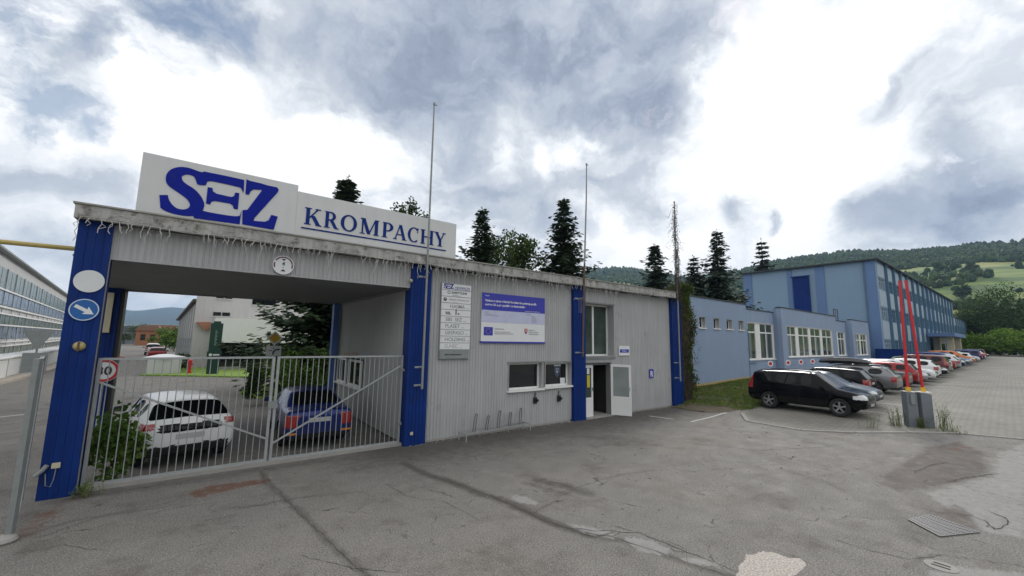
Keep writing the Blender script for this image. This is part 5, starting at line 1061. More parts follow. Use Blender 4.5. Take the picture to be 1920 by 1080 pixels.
row = [ # slot, kind, colour, nose towards the lane?, lane-side y offset, label
 (0, 'suv', 'black', 1, .05, 'black off-roader with alloy wheels, nose towards us, nearest car of the parked row'),
 (1, 'wagon', 'steel', 1, .25, 'blue-grey estate car, nose towards us, between the black off-roader and the black hatchback'),
 (2, 'hatch', 'black', 0, .95, 'black hatchback with its red tail light towards us, behind the blue-grey estate car'),
 (3, 'wagon', 'grey', 0, .35, 'grey estate car with a long black roof box, tail towards us'),
 (4, 'sedan', 'darkgrey', 0, .3, 'dark grey saloon car tail towards us, between the grey estate and the red hatchback'),
 (5, 'hatch', 'red', 0, .2, 'dark red hatchback tail towards us, right behind the red barrier booms'),
 (6, 'hatch', 'silver', 1, .1, 'silver hatchback nose towards us, parked just past the dark red hatchback'),
 (7, 'wagon', 'white', 1, .0, 'white estate car nose towards us, between the silver and the white hatchbacks'),
 (8, 'hatch', 'white', 0, .1, 'white hatchback tail towards us, just before the navy saloon car'),
 (9, 'sedan', 'navy', 1, -.1, 'navy saloon car nose towards us, between the white and the brown cars'),
 (10, 'suv', 'brown', 0, .0, 'dark brown-red off-roader tail towards us in the middle of the row'),
 (11, 'hatch', 'green', 1, .1, 'pale green hatchback nose towards us in the middle of the row')]
for i, kind, c, nose, dy, lb in row:
    hd = (-math.pi/2 if nose else math.pi/2)+LANG*(.5 if i else .2)
    Lc = car_build(kind)[0]; x = slot(i); y = rowY(i)+dy+Lc/2*.96
    cr_ = car('parked_car', kind, COL[c], (x, y, gz(x)+.02), hd, lb, scale=.965, far=i > 7, rack=i in (0, 3))
    if i == 3:
        rb = thing('roof_box', 'long black roof box with a pale top on the grey estate car', 'roof box', (x, y, gz(x)+1.47))
        prof = [(-1.15, .02, .10, .30), (-1.05, .0, .24, .36), (-.5, .0, .34, .40), (.4, .0, .34, .40), (1.0, .0, .22, .34), (1.2, .03, .08, .22)]; b = MB(); vs = []; fs = []
        for (px, z0, z1, w) in prof: vs += [(px, -w*.9, z0), (px, w*.9, z0), (px, w, z0+(z1-z0)*.45), (px, w*.8, z1*.95), (px, 0, z1), (px, -w*.8, z1*.95), (px, -w, z0+(z1-z0)*.45)]
        for k in range(5):
            for j in range(7): fs.append((k*7+j, k*7+(j+1) % 7, (k+1)*7+(j+1) % 7, (k+1)*7+j))
        fs += [tuple(range(7)), tuple(range(35, 42))[::-1]]; b.add(vs, fs); q = b.build('shell', mat('roof_box_black', (.02, .02, .022), .25, coat=.6), rb, smooth=True, local=True)
        b = MB()
        for px in (-.6, .5): b.bar((px, -.55, -.03), (px, .55, -.03), .05, .03); b.bar((px, -.2, -.03), (px, -.2, .02), .05); b.bar((px, .2, -.03), (px, .2, .02), .05)
        b.build('cross_bar', m_cplast, rb, local=True); rb.rotation_euler.z = -math.pi/2
rc = random.Random(5); prev = 'green'; seq = ['white', 'red', 'silver', 'blue', 'white', 'red', 'steel', 'lightblue', 'orange', 'white', 'blue', 'darkgrey', 'white', 'blue', 'silver', 'black', 'red', 'white', 'navy', 'silver', 'darkgrey', 'black']
seen = set()
nice = dict(steel='blue-grey', darkgrey='dark grey', lightblue='light blue')
for k, c in enumerate(seq):
    i = 12+k; nx_ = seq[k+1] if k+1 < len(seq) else None; kind = ('hatch', 'sedan', 'wagon', 'suv', 'hatch')[k % 5]; x = slot(i); tn = {'hatch': 'hatchback', 'sedan': 'saloon car', 'wagon': 'estate car', 'suv': 'off-roader'}[kind]
    nn = lambda q: nice.get(q, q)
    lb = f'{nn(c)} {tn} far down the row, between {nn(prev)} and {nn(nx_)} cars' if nx_ else 'black car at the very end of the row, nearest the bushes'
    assert lb not in seen, lb; seen.add(lb); prev = c
    car('parked_car', kind, COL[c], (x, rowY(i)+2.2+rc.uniform(-.15, .25), gz(x)+.02), (-1 if rc.random() < .6 else 1)*math.pi/2+LANG, lb, scale=.965, far=True)
# two cars in the yard behind the gate
car('parked_car', 'whatch', COL['white'], (-.42, 14.0, .01), R_(90+11), 'white hatchback with its tail to the closed gate, left of the blue saloon', group='cars behind the gate')
wc = car('parked_car', 'sedan', COL['blue'], (2.72, 14.1, .01), R_(90-1), 'blue saloon car with its tail to the closed gate, beside the passage wall', group='cars behind the gate')
for s in (-1, 1):
    a = MB(); a.box(-2.232, -2.222, s*.66-.12, s*.66+.12, .42, .47); q = a.build('reflector', m_amber, wc, local=True)

# ------------------------------------------------------------------ raised parking barriers
def barrier(label, x, y, rz, boom_off, lean, keypad):
    o = thing('parking_barrier', label, 'barrier', (x, y, gz(x)), rz, 'pair of raised red parking barriers')
    a = MB(); a.prism([(-.155, 0), (.155, 0), (.155, 1.14), (-.155, 1.20)], (0, -.15, 0), (1, 0, 0), (0, 0, 1), (0, 1, 0), .30); a.build('cabinet', mat('barrier_grey', (.17, .19, .215), .5, .1, .08, 5), o, local=True, bevel=.008)
    a = MB(); a.box(-.165, .165, -.16, .16, 1.19, 1.215); a.build('lid', m_galv if keypad else m_signwhite, o, local=True)
    a = MB(); a.bar((boom_off, -.02, 1.22), (boom_off+lean[0], -.02+lean[1], 5.2), .075, .04); a.build('boom', m_red, o, local=True)
    a = MB(); a.bar((boom_off-.0, -.02, 1.18), (boom_off+lean[0]*.06, -.02+lean[1]*.06, 1.36), .13, .07); a.build('boom_clamp', m_yellow, o, local=True)
    if keypad: a = MB(); a.box(-.06, .06, -.20, -.152, .78, 1.12); a.build('keypad', m_galv_d, o, local=True, bevel=.005)
    return o
barrier('left one of two grey barrier cabinets with a raised red boom', 20.30, 3.36, R_(-52), -.02, (.12, .05), True)
barrier('right one of two grey barrier cabinets with a raised red boom', 20.50, 3.02, R_(-52), .0, (-.13, .05), False)
# weeds at the barrier foot
def weed(label, x, y, h, n, seed, group='weeds round the barrier foot', sp=.22):
    r = random.Random(seed); o = thing('weed', label, 'weed', (x, y, gz(x)), group=group); a = MB(); lf = MB(); z0 = gz(x)
    for _ in range(n):
        bx_, by_ = x+r.gauss(0, sp*.5), y+r.gauss(0, sp*.5); hh = h*r.uniform(.45, 1.1); dx, dy = r.gauss(0, .16)*hh, r.gauss(0, .16)*hh; pts = [(bx_+dx*t*t, by_+dy*t*t, z0+hh*t) for t in (0, .35, .7, 1)]; a.tube(pts, [.005, .004, .003, .002], 4)
        for k in range(int(9*hh/.4)+4):
            t = r.uniform(.1, 1); p = Vector((bx_+dx*t*t, by_+dy*t*t, z0+hh*t)); an_ = r.random()*6.28; l = r.uniform(.04, .10); e = Vector((math.cos(an_), math.sin(an_), r.uniform(-.2, .6)))*l; s = Vector((-e.y, e.x, 0)).normalized()*l*.2; lf.add([p, p+e*.5+s, p+e, p+e*.5-s], [(0, 1, 2, 3)])
    a.build('stem', m_weed, o); lf.build('foliage', m_weed, o); return o
weed('pale tall weeds left of the two barrier cabinets', 20.0, 3.72, .65, 26, 1); weed('green tall weeds right of the two barrier cabinets', 20.55, 2.64, .85, 24, 2); weed('low weeds between the two barrier cabinets', 20.2, 3.08, .45, 18, 3)
weed('thin dry weed sprig in the paving edge left of the barriers', 18.9, 4.15, .55, 7, 4); weed('weeds creeping right of the barrier feet towards the drain', 20.1, 2.4, .25, 16, 5, sp=.4)

# drain grates
m_grid = mat('worn_iron', (.15, .15, .155), .6, .3, .15, 8)
def grate(label, P4, nx_, ny_):
    P4 = [Vector((*p, 0)) for p in P4]; o = thing('drain_grate', label, 'drain grate', (sum(p.x for p in P4)/4, sum(p.y for p in P4)/4, 0))
    def pt(u, v, z): q = (P4[0]*(1-u)+P4[1]*u)*(1-v)+(P4[3]*(1-u)+P4[2]*u)*v; return Vector((q.x, q.y, z))
    a = MB(); a.add([pt(0, 0, .004), pt(1, 0, .004), pt(1, 1, .004), pt(0, 1, .004)], [(0, 1, 2, 3)]); a.build('pit', m_dark, o)
    b = MB()
    for i in range(nx_+1): b.bar(pt(i/nx_, 0, .012), pt(i/nx_, 1, .012), .022, .014)
    for j in range(ny_+1): b.bar(pt(0, j/ny_, .0125), pt(1, j/ny_, .0125), .020, .014)
    b.build('grid', m_grid, o)
grate('rectangular steel drain grate in the asphalt at the lower right', gx([(1704, 976), (1762, 1007), (1836, 999), (1745, 967)]), 16, 7)
grate('narrow drain grate at the paving edge beside the barriers', [(19.75, 2.35), (20.05, 1.75), (20.22, 1.82), (19.92, 2.42)], 8, 2)

o = thing('broken_manhole', 'round sunken manhole with pale broken rim at the lower right corner', 'manhole', (*G(1765, 1062), 0))
x, y = G(1765, 1062); a = MB(); a.disc((x, y, .003), (0, 0, 1), .0, .17, .003, 22); a.build('cover', m_conc, o); a = MB(); a.box(x-.05, x-.02, y-.09, y+.09, .0065, .009); a.build('slot', m_dark, o); a = MB(); a.box(x+.04, x+.07, y-.08, y+.08, .0065, .009); a.build('slot', m_dark, o)
# ------------------------------------------------------------------ vegetation
def fir(name, label, x, y, z0, h, rad, seed, m_, bare=.08, cs=1.0, group='dark firs behind the buildings', dens=1.0):
    r = random.Random(seed); o = thing(name, label, 'tree', (x, y, z0), group=group)
    a = MB(); a.tube([(x, y, z0-.2), (x, y, z0+h*.5), (x, y, z0+h)], [h*.022, h*.012, .015], 8); a.build('trunk', m_bark, o, smooth=True)
    b = MB(); z = z0+h*bare; top = z0+h
    while z < top-.1:
        t = (z-z0)/h; rr = rad*(1-t)**1.02*r.uniform(.7, 1.15)+.16; nb = max(5, int((6+5*(1-t))*dens)); off = r.random()*6.28
        for k in range(nb):
            an_ = off+6.28*k/nb+r.uniform(-.3, .3); L_ = rr*r.choice((.45, .7, .9, 1, 1.2)); dx, dy = math.cos(an_), math.sin(an_); ns = max(3, int(L_/.22/cs))
            droop = -.25-.15*(1-t)
            for s in range(ns):
                u = (s+r.random()*.6)/ns; px, py = x+dx*L_*u, y+dy*L_*u; pz = z+L_*(droop*u+.42*u*u*u)+r.uniform(-.05, .05); wd = (.26+.30*(1-u)*min(1, L_/2))*cs
                for _ in range(4):
                    a2 = an_+r.uniform(-1.3, 1.3); l = wd*r.uniform(.8, 1.7); e = Vector((math.cos(a2), math.sin(a2), r.uniform(-.5, .15)))*l; sd = Vector((-e.y, e.x, r.uniform(-.4, .4)*l)).normalized()*l*.30
                    p = Vector((px+r.uniform(-.12, .12), py+r.uniform(-.12, .12), pz+r.uniform(-.12, .08))); b.add([p-sd*.5, p+e*.6-sd, p+e, p+e*.55+sd], [(0, 1, 2, 3)])
        z += h*.021*r.uniform(.7, 1.3)*cs+.06
    for k in range(10): p = Vector((x, y, top-.4+k*.05)); an_ = r.random()*6.28; e = Vector((math.cos(an_)*.15, math.sin(an_)*.15, .10)); b.add([p, p+e*.5+Vector((0, 0, .05)), p+e, p+e*.5-Vector((0, 0, .03))], [(0, 1, 2, 3)])
    b.build('crown', m_, o); return o
def leafy(name, label, x, y, z0, h, rx, m_, seed, n=5000, ls=.16, group=None, trunk=True, zfrac=.35, clumps=26, cat='tree', ry=None):
    r = random.Random(seed); o = thing(name, label, cat, (x, y, z0), group=group); ry = ry or rx
    cz = z0+h*(zfrac+(1-zfrac)/2); hz_ = h*(1-zfrac)/2; cl = []
    for k in range(clumps):
        while True:
            v = Vector((r.uniform(-1, 1), r.uniform(-1, 1), r.uniform(-1, 1)))
            if .25 < v.length < 1: break
        s = r.uniform(.22, .42); v *= (1-s*.6); cl.append((Vector((x+v.x*rx, y+v.y*ry, cz+v.z*hz_)), s))
    if trunk:
        a = MB(); a.tube([(x, y, z0-.1), (x+.05*h*.2, y, z0+h*.3), (x, y+.02*h, z0+h*.75)], [h*.025, h*.018, h*.006], 8)
        for c, s in cl[:9]: a.tube([(x, y, z0+h*.25+r.random()*h*.2), Vector((x, y, z0+h*.4)).lerp(c, .55)+Vector((0, 0, .1)), c], [h*.009, h*.005, .01], 5)
        a.build('trunk', m_bark, o, smooth=True)
    b = MB()
    for _ in range(n):
        c, s = r.choice(cl); d = Vector((r.gauss(0, 1), r.gauss(0, 1), r.gauss(0, 1))).normalized()*(r.random()**.45)*1.05; p = c+Vector((d.x*rx*s, d.y*ry*s, d.z*hz_*s*1.1))
        if p.z < z0+.02: continue
        q = Vector((r.gauss(0, 1), r.gauss(0, 1), r.gauss(0, .7))).normalized(); e = q*ls*r.uniform(.6, 1.3); sd = q.cross(Vector((r.gauss(0, 1), r.gauss(0, 1), r.gauss(0, 1)))).normalized()*ls*.42
        b.add([p, p+e*.5+sd, p+e, p+e*.5-sd], [(0, 1, 2, 3)])
    b.build('crown' if trunk else 'foliage', m_, o); return o
fir('fir_tree', 'big dark fir filling the view through the passage, top showing above the roof sign', 6.3, 25.4, 0, 12.8, 5.3, 21, m_fir, .05, 1.0, dens=2.4)
fir('spruce_tree', 'dark spruce with a thin tip just right of the roof sign', 15.9, 25.0, 0, 12.7, 5.4, 22, m_fir, .1, .9)
fir('spruce_tree', 'tall pointed spruce behind the second flagpole', 20.9, 21.5, 0, 13.6, 5.4, 23, m_fir, .1, .9, dens=1.2)
fir('spruce_tree', 'spruce behind the vine-grown flagpole', 33.5, 22.2, 0, 12.2, 6.0, 24, m_firb, .15, 1.1)
fir('spruce_tree', 'lower spruce between the vine-grown flagpole and the tall spruce', 39.9, 21.9, 0, 11.9, 6.0, 25, m_firb, .15, 1.1)
fir('spruce_tree', 'tall spruce left of the blue factory hall', 41.5, 20.2, 0, 14.6, 6.6, 26, m_firb, .12, 1.1)
fir('spruce_tree', 'ragged spruce top just above the roof of the blue hall', 88.6, 34.2, .9, 23.4, 8.5, 27, m_firb, .3, 1.8)
leafy('birch_tree', 'pale green birch between the two dark spruces behind the gatehouse', 20.6, 28.2, 0, 12.3, 3.4, m_leaf_b, 31, 10500, .24, 'trees behind the gatehouse')
leafy('leafy_tree', 'small green treetop showing over the right end of the roof sign', 13.3, 32.4, 0, 15.1, 1.9, m_leaf_d, 32, 3000, .22, 'trees behind the gatehouse', zfrac=.6)
leafy('leafy_tree', 'small green treetop behind the gatehouse roof by the distant hill', 31, 27, 0, 8.9, 2.0, m_leaf_b, 33, 1800, .2, 'trees behind the gatehouse')
leafy('bush', 'round green bush inside the yard under the big dark fir', 4.1, 21.8, .1, 2.5, 2.2, m_leaf, 34, 4200, .13, 'bushes in the yard', False, .0, 30, 'bush')
leafy('bush', 'dark narrow bush beside the priority road sign', 2.0, 20.9, .1, 2.0, .55, m_leaf_d, 35, 1200, .11, 'bushes in the yard', False, .0, 12, 'bush')
leafy('bush', 'leafy weeds growing through the gate beside the left blue pillar', -1.25, 11.62, 0, 1.45, .62, m_leaf, 36, 1500, .11, None, False, .0, 22, 'bush', .35)
weed('small green weed at the foot of the left blue pillar', -1.45, 10.85, .28, 16, 6, None)
# ivy on the last pillar
def ivy():
    r = random.Random(8); o = thing('ivy', 'dense brown-stemmed ivy climbing between the last blue pillar and the blue annex', 'climbing plant', (18.9, 11.2, .1))
    a = MB()
    for k in range(230):
        x = r.uniform(18.45, 19.45); y = r.uniform(10.95, 11.5); p = [(x, y, .15)]; z = .15
        zt = r.uniform(3.2, 5.7)
        while z < zt: z += r.uniform(.25, .5); x = min(19.6, max(18.4, x+r.uniform(-.09, .09))); y += r.uniform(-.05, .05); y = min(11.7, max(10.88, y)); p.append((x, y, z))
        a.tube(p, r.uniform(.006, .022), 4)
    for k in range(60):  # tangle hanging over the roof corner
        x = r.uniform(17.6, 19.2); y = r.uniform(10.8, 11.3); z = r.uniform(4.9, 5.5); p = [(x, y, z)]
        for _ in range(6): x += r.uniform(-.12, .16); z += r.uniform(-.1, .35)*(1 if k % 2 else -.6); y += r.uniform(-.06, .06); p.append((x, y, z))
        a.tube(p, .007, 4)
    a.build('stems', m_stem, o); b = MB(); c = MB()
    for k in range(9000):
        z = .2+5.5*r.random()**.8; edge = 19.3+.30*math.sin(z*2.1)+r.gauss(0, .16); x = edge if r.random() < .68 else r.uniform(18.5, 19.4); y = r.uniform(10.8, 11.6)
        tgt = b if (r.random() < .75 or z > 4.8) else c
        q = Vector((r.gauss(0, 1), r.gauss(0, 1)-.8, r.gauss(0, .7))).normalized(); l = r.uniform(.05, .11); e = q.cross(Vector((r.gauss(0, 1), r.gauss(0, 1), r.gauss(0, 1)))).normalized()*l; sd = q.cross(e).normalized()*l*.45; p = Vector((x, y, z))
        tgt.add([p, p+e*.5+sd, p+e, p+e*.5-sd], [(0, 1, 2, 3)])
    for k in range(700):
        x = r.gauss(19.1, .35); y = r.uniform(10.8, 11.5); z = 5.55+abs(r.gauss(0, .13)); q = Vector((r.gauss(0, 1), r.gauss(0, 1), 1)).normalized(); l = .12; e = q.cross(Vector((r.gauss(0, 1), 1, 0))).normalized()*l; sd = q.cross(e)*.45; p = Vector((x, y, z)); b.add([p, p+e*.5+sd, p+e, p+e*.5-sd], [(0, 1, 2, 3)])
    b.build('foliage', leafmat('ivy_leaves', (.03, .055, .012), (.09, .14, .02), 1.2), o); c.build('dry_foliage', mat('dry_ivy_leaves', (.075, .05, .035), .9), o)
ivy()
a = MB(); r = random.Random(14)      # loose ivy tendrils on the annex wall
for k in range(85):
    s = abs(r.gauss(0, .55)); z = r.uniform(.8, 5.0); p = Vector((24, 13, 0))+UA*(-1.1+s)+NA*(-.02); p.z = z; l = r.uniform(.05, .12); an_ = r.random()*6.28; e = (UA*math.cos(an_)+Vector((0, 0, math.sin(an_))))*l; sd = (UA*-math.sin(an_)+Vector((0, 0, math.cos(an_))))*l*.4; a.add([p, p+e*.5+sd-NA*.02, p+e, p+e*.5-sd-NA*.01], [(0, 1, 2, 3)])
tag(at_base(a.build('ivy_sprigs', m_leaf_d)), 'scattered dark ivy leaves clinging to the pale blue annex wall', 'climbing plant', kind='stuff')
def vine():
    r = random.Random(9); o = thing('vine', 'dry brown vines wound round the flagpole on the last pillar', 'climbing plant', (17.97, 10.74, 5)); a = MB(); lf = MB(); X, Yv = 17.95, 10.72
    for k in range(22):
        p = []; ph = r.random()*6.28; z = 4.9; zt = r.uniform(6.2, 9.85); rr = r.uniform(.04, .13)
        while z < zt: p.append((X+rr*math.cos(ph)+.10*(9.8-z)/5*r.random(), Yv+rr*math.sin(ph), z)); z += .16; ph += r.uniform(-.4, 1.0)
        a.tube(p, r.uniform(.005, .011), 4)
    for k in range(42):
        z = r.uniform(5.2, 9.8); sgn = -1 if z > 8.3 else r.choice((1, 1, -1)); l = r.uniform(.2, .9); p = [(X, Yv, z)]; x = X; y = Yv
        for _ in range(6): x += sgn*l/6*r.uniform(.5, 1.3); z += r.uniform(-.30, .06)*l*1.2; y += r.uniform(-.03, .03); p.append((x, y, z))
        a.tube(p, .0045, 4)
    for k in range(900):
        z = 5+4.7*r.random()**1.6; p = Vector((X+r.gauss(.03, .07+.05*(9.8-z)/5), Yv+r.gauss(0, .07), z)); e = Vector((r.gauss(0, 1), r.gauss(0, 1), r.gauss(0, 1))).normalized()*.06; sd = e.cross(Vector((r.gauss(0, 1), 1, .3))).normalized()*.02; lf.add([p, p+e*.5+sd, p+e, p+e*.5-sd], [(0, 1, 2, 3)])
    a.build('stems', m_stem, o); lf.build('dry_foliage', leafmat('dry_vine', (.05, .05, .03), (.10, .11, .06), 3), o)
vine()

# hedge, bushes and trees at the far end of the lot
def at(px, dist, z=0): d = ray(px, 640); d = Vector((d.x, d.y, 0)).normalized(); return (d.x*dist, d.y*dist)
b_ = Vector((24, 13, 0))+UA*(41.2+25)+NA*-4.0
leafy('hedge', 'low dark hedge between the parked cars and the blue hall entrance', b_.x, b_.y, .8, 1.6, 7.5, m_leaf_d, 41, 4500, .2, None, False, .0, 46, 'hedge', 1.0)
for px, dist, z1, rx, mm, lb, sd in ((1812, 152, 5.8, 4.5, m_leaf_y, 'yellow-green bush at the far end of the lot, against the blue wing', 51), (1850, 142, 6.6, 6.0, m_leaf_y, 'bright green bush in the middle behind the end of the car row', 52), (1888, 140, 7.6, 7.0, m_leaf_y, 'large bright green bush at the far edge of the lot', 53), (1930, 138, 6.2, 7.0, m_leaf_y, 'bright green bush cut by the right edge of the photo', 54)):
    x, y = at(px, dist); leafy('bush', lb, x, y, 1.3, z1-1.3, rx, mm, sd, 3800, .42, 'bushes at the end of the lot', False, .0, 34, 'bush')
for px, dist, h, rx, lb, sd in ((1826, 172, 15.0, 6, 'slim dark tree beside the far end of the blue wing', 61), (1850, 176, 13, 6, 'dark round tree left of the tallest tree beyond the lot', 62), (1872, 168, 20.0, 8, 'tallest dark tree beyond the end of the lot', 63), (1900, 170, 14.5, 8, 'dark tree right of the tallest tree beyond the lot', 64), (1935, 165, 13, 9, 'dark tree at the right edge of the photo beyond the lot', 65)):
    x, y = at(px, dist); leafy('leafy_tree', lb, x, y, 1, h, rx, m_leaf_d, sd, 9000, .42, 'trees beyond the end of the lot', True, .04, 60)
for px, dist, zr, w, lb, sd in ((1800, 235, 15.5, 14, 'house with a grey roof showing behind the end of the blue wing'.replace('house', 'pale house'), 1), (1915, 225, 16.0, 17, 'pale house with a grey roof at the right edge beyond the trees', 2)):
    x, y = at(px, dist); o = thing('house', lb, 'house', (x, y, 1), R_(-20), 'houses beyond the lot')
    a = MB(); a.box(-w/2, w/2, -5, 5, 0, zr-4.2); a.build('wall', mat('house_wall', (.42, .38, .33), .8), o, local=True)
    a = MB(); a.prism([(-w/2-.6, zr-4.2), (w/2+.6, zr-4.2), (w/2-2, zr-1), (-w/2+2, zr-1)], (0, -5.8, 0), (1, 0, 0), (0, 0, 1), (0, 1, 0), 11.6); a.build('roof', mat('grey_roof_tiles', (.17, .155, .145), .8, 0, .15, 1.5), o, local=True)
    for k in range(4): a = MB(); a.box(-w/2+1.5+k*3.3, -w/2+3+k*3.3, -5.06, -5.01, zr-7.4, zr-5.6); a.build('window', m_glass, o, local=True)

# ------------------------------------------------------------------ left side: street, factory, yard buildings, far hills
def Lp(s, n=0):  # along the glazed factory facade
    A_ = Vector((-12.7, 47.2, 0)); B2 = Vector((-18.4, 97.3, 0)); d = (B2-A_).normalized(); return A_+d*s+Vector((-d.y, d.x, 0))*n
lf_d = (Vector((-18.4, 97.3, 0))-Vector((-12.7, 47.2, 0))).normalized(); LA = math.atan2(lf_d.y, lf_d.x)
fc = thing('glazed_factory', 'long pale factory with banded glass facade along the street on the left', 'building', (-12.7, 47.2, 0), LA); fc['loc'] = 1
def fp(name, fn, m_, par=None): a = MB(); fn(a); return a.build(name, m_, par or fc, local=True)
S0, S1 = -26, 62
fp('wall', lambda a: a.box(S0, S1, .1, 14, 0, 9.0), mat('factory_cladding', (.50, .50, .50), .7, 0, .08, .5, streak=.08))
fp('roof_edge', lambda a: a.box(S0-.3, S1+.3, -.35, 14.3, 9.0, 9.14), m_galv_d)
m_fg = glassmat('green_panel_glass', (.13, .17, .15), .25, 1); m_fb = glassmat('blue_panel_glass', (.20, .25, .33), .25, 1)
k = 0
for (z0, z1, mm, nm) in ((6.35, 8.0, m_fg, 'glass_panel'), (5.15, 6.25, m_fb, 'window'), (3.6, 4.35, m_fg, 'glass_panel'), (2.35, 3.45, m_fb, 'window'), (1.0, 1.7, m_fg, 'glass_panel')):
    for j in range(22):
        s0 = S0+j*4.0+.1; fp(nm, lambda a: a.box(s0, s0+3.8, .02, .097, z0, z1), mm)
for zq in (1.75, 3.5, 4.42, 4.95, 6.3, 2.1): fp('transom', lambda a: a.box(S0, S1, -.10, .0, zq-.06, zq+.06), m_white)
for jq in range(1, 44, 2): fp('mullion', lambda a: a.box(S0+jq*2.0-.05, S0+jq*2.0+.05, -.03, .018, .9, 8.05), m_galv)
# white concrete blocks along the pavement
for j in range(9):
    x, y = -9.55-.075*j*3.2, 34.5+j*3.2
    o = thing('concrete_barrier_block', '' or 'white block', 'barrier block', (x, y, .14), R_(92), 'white blocks lined up along the street')
    o['label'] = ['nearest', 'second nearest', 'third nearest', 'fourth nearest', 'middle', 'fourth farthest', 'third farthest', 'second farthest', 'farthest'][j]+' of the white capped blocks lined up along the street on the left'
    a = MB(); a.box(-1.25, 1.25, -.45, .45, 0, 1.15); a.build('block', m_board, o, local=True, bevel=.05); a = MB(); a.box(-1.42, 1.42, -.6, .6, 1.15, 1.32); a.build('cap', m_signwhite, o, local=True, bevel=.06)
o = thing('yield_sign', 'back of a grey triangular give-way sign with plates on a post left of the pillar', 'road sign', (-5.0, 23.5, 0))
a = MB(); a.tube([(-5, 23.5, 0), (-5, 23.5, 3.0)], .03, 8); a.build('post', m_galv_d, o)
a = MB(); a.prism([(-.45, .40), (.45, .40), (0, -.38)], (-5, 23.46, 2.62), (1, 0, 0), (0, 0, 1), (0, -1, 0), .02); a.build('plate', m_galv_d, o)
a = MB(); a.box(-5.33, -4.67, 23.43, 23.46, 1.42, 2.15); a.build('plate', m_galv_d, o)
# speed limit sign behind the gate
o = thing('speed_limit_sign', 'round 30 speed limit sign with a red ring behind the left end of the gate', 'road sign', (-2.2, 17.0, 0))
c = Vector((-2.22, 17.0, 1.83)); a = MB(); a.tube([(c.x, c.y+.03, 0), (c.x, c.y+.03, 2.2)], .03, 8); a.build('post', m_galv, o); a = MB(); a.disc(c, (0, -1, 0), 0, .33, .015, 36); a.build('plate', m_signwhite, o); a = MB(); a.disc(c+Vector((0, -.015, 0)), (0, -1, 0), .25, .32, .004, 36); a.build('ring', m_signred, o); txt(o, '30', c.x, c.z-.12, c.y-.02, .24, m_txt_k, align='CENTER', bold=.008)
a = MB(); a.box(c.x+.25, c.x+.42, c.y-.02, c.y+.02, c.z+.33, c.z+.40); a.build('red_lamp', m_signred, o)
PX, PYY = 2.20, 17.85
o = thing('priority_sign', 'yellow diamond priority sign above a white plate with a bent arrow', 'road sign', (PX, PYY, 0))
a = MB(); a.tube([(PX, PYY+.04, 0), (PX, PYY+.04, 3.1)], .025, 8); a.build('post', m_galv, o)
a = MB(); a.prism([(0, .27), (.27, 0), (0, -.27), (-.27, 0)], (PX, PYY, 2.85), (1, 0, 0), (0, 0, 1), (0, -1, 0), .015); a.build('plate', m_signwhite, o); a = MB(); a.prism([(0, .20), (.20, 0), (0, -.20), (-.20, 0)], (PX, PYY-.016, 2.85), (1, 0, 0), (0, 0, 1), (0, -1, 0), .004); a.build('diamond', m_yellow, o)
a = MB(); a.box(PX-.25, PX+.25, PYY-.015, PYY, 2.19, 2.56); pl = a.build('plate', m_signwhite, o)
a = MB(); a.tube([(PX-.02, PYY-.03, 2.24), (PX-.01, PYY-.03, 2.34), (PX+.06, PYY-.03, 2.42), (PX+.19, PYY-.03, 2.43)], .028, 6); a.build('arrow', m_txt_k, pl); a = MB(); a.box(PX-.17, PX-.05, PYY-.025, PYY-.016, 2.37, 2.395); a.build('side_road', m_txt_k, pl); a = MB(); a.box(PX-.03, PX-.005, PYY-.025, PYY-.016, 2.45, 2.52); a.build('side_road', m_txt_k, pl)
# green totem
o = thing('company_totem', 'tall dark green company totem on the lawn in front of the white building', 'sign', (.95, 38, .1))
m_tg = mat('totem_green', (.008, .045, .03), .4); a = MB(); a.box(.45, 1.20, 38, 38.2, .1, 3.85); a.box(.6, 1.05, 38, 38.2, 3.85, 4.0); a.box(.38, 1.27, 37.99, 38.21, 1.25, 1.75); a.build('pylon', m_tg, o)
a = MB(); [a.box(.76, .76+.10+.05*(k % 2), 37.985, 37.998, 2.2+k*.13, 2.28+k*.13) for k in range(9)]; a.build('lettering', mat('pale_green_lettering', (.16, .26, .21), .5), o)
a = MB(); a.disc((.60, 37.98, 1.5), (0, -1, 0), 0, .10, .01, 18); a.box(.75, 1.15, 37.97, 37.985, 1.45, 1.55); a.build('emblem', m_signwhite, o)
# white office block, canopy and long white hall
ob = thing('office_block', 'tall white office block with small dark windows behind the lawn', 'building', (6, 50, 0))
m_ow = mat('off_white_render', (.52, .51, .49), .85, 0, .08, .4, streak=.08)
a = MB(); a.box(-.72, 14, 47, 58, 0, 9.2); a.build('wall', m_ow, ob); a = MB(); a.box(-.85, 14.1, 46.9, 58.1, 9.2, 9.4); a.build('parapet', m_galv_d, ob)
for (x0, x1, z0, z1) in ((.72, 1.28, 6.4, 6.9), (1.38, 1.95, 6.4, 6.9), (.62, 1.2, 4.75, 5.1), (1.3, 1.9, 4.75, 5.1), (3.6, 5.6, 6.0, 7.2), (7.5, 9.5, 6.0, 7.2)):
    a = MB(); a.box(x0, x1, 46.93, 46.99, z0, z1); q = a.build('window', m_glass, ob); a = MB(); a.box(x0-.05, x1+.05, 46.88, 46.995, z0-.1, z0); a.build('sill', m_ow, q)
a = MB(); a.prism([(-.60, 4.1), (.5, 4.15), (.5, 3.5), (.15, 3.4)], (0, 46.4, 0), (1, 0, 0), (0, 0, 1), (0, 1, 0), .55); a.build('porch_roof', mat('terracotta_tiles', (.33, .15, .09), .8, 0, .2, 3), ob)
cp = thing('entrance_canopy', 'big white canopy box over a dark glazed entrance beside the green totem', 'building', (4, 43, 0))
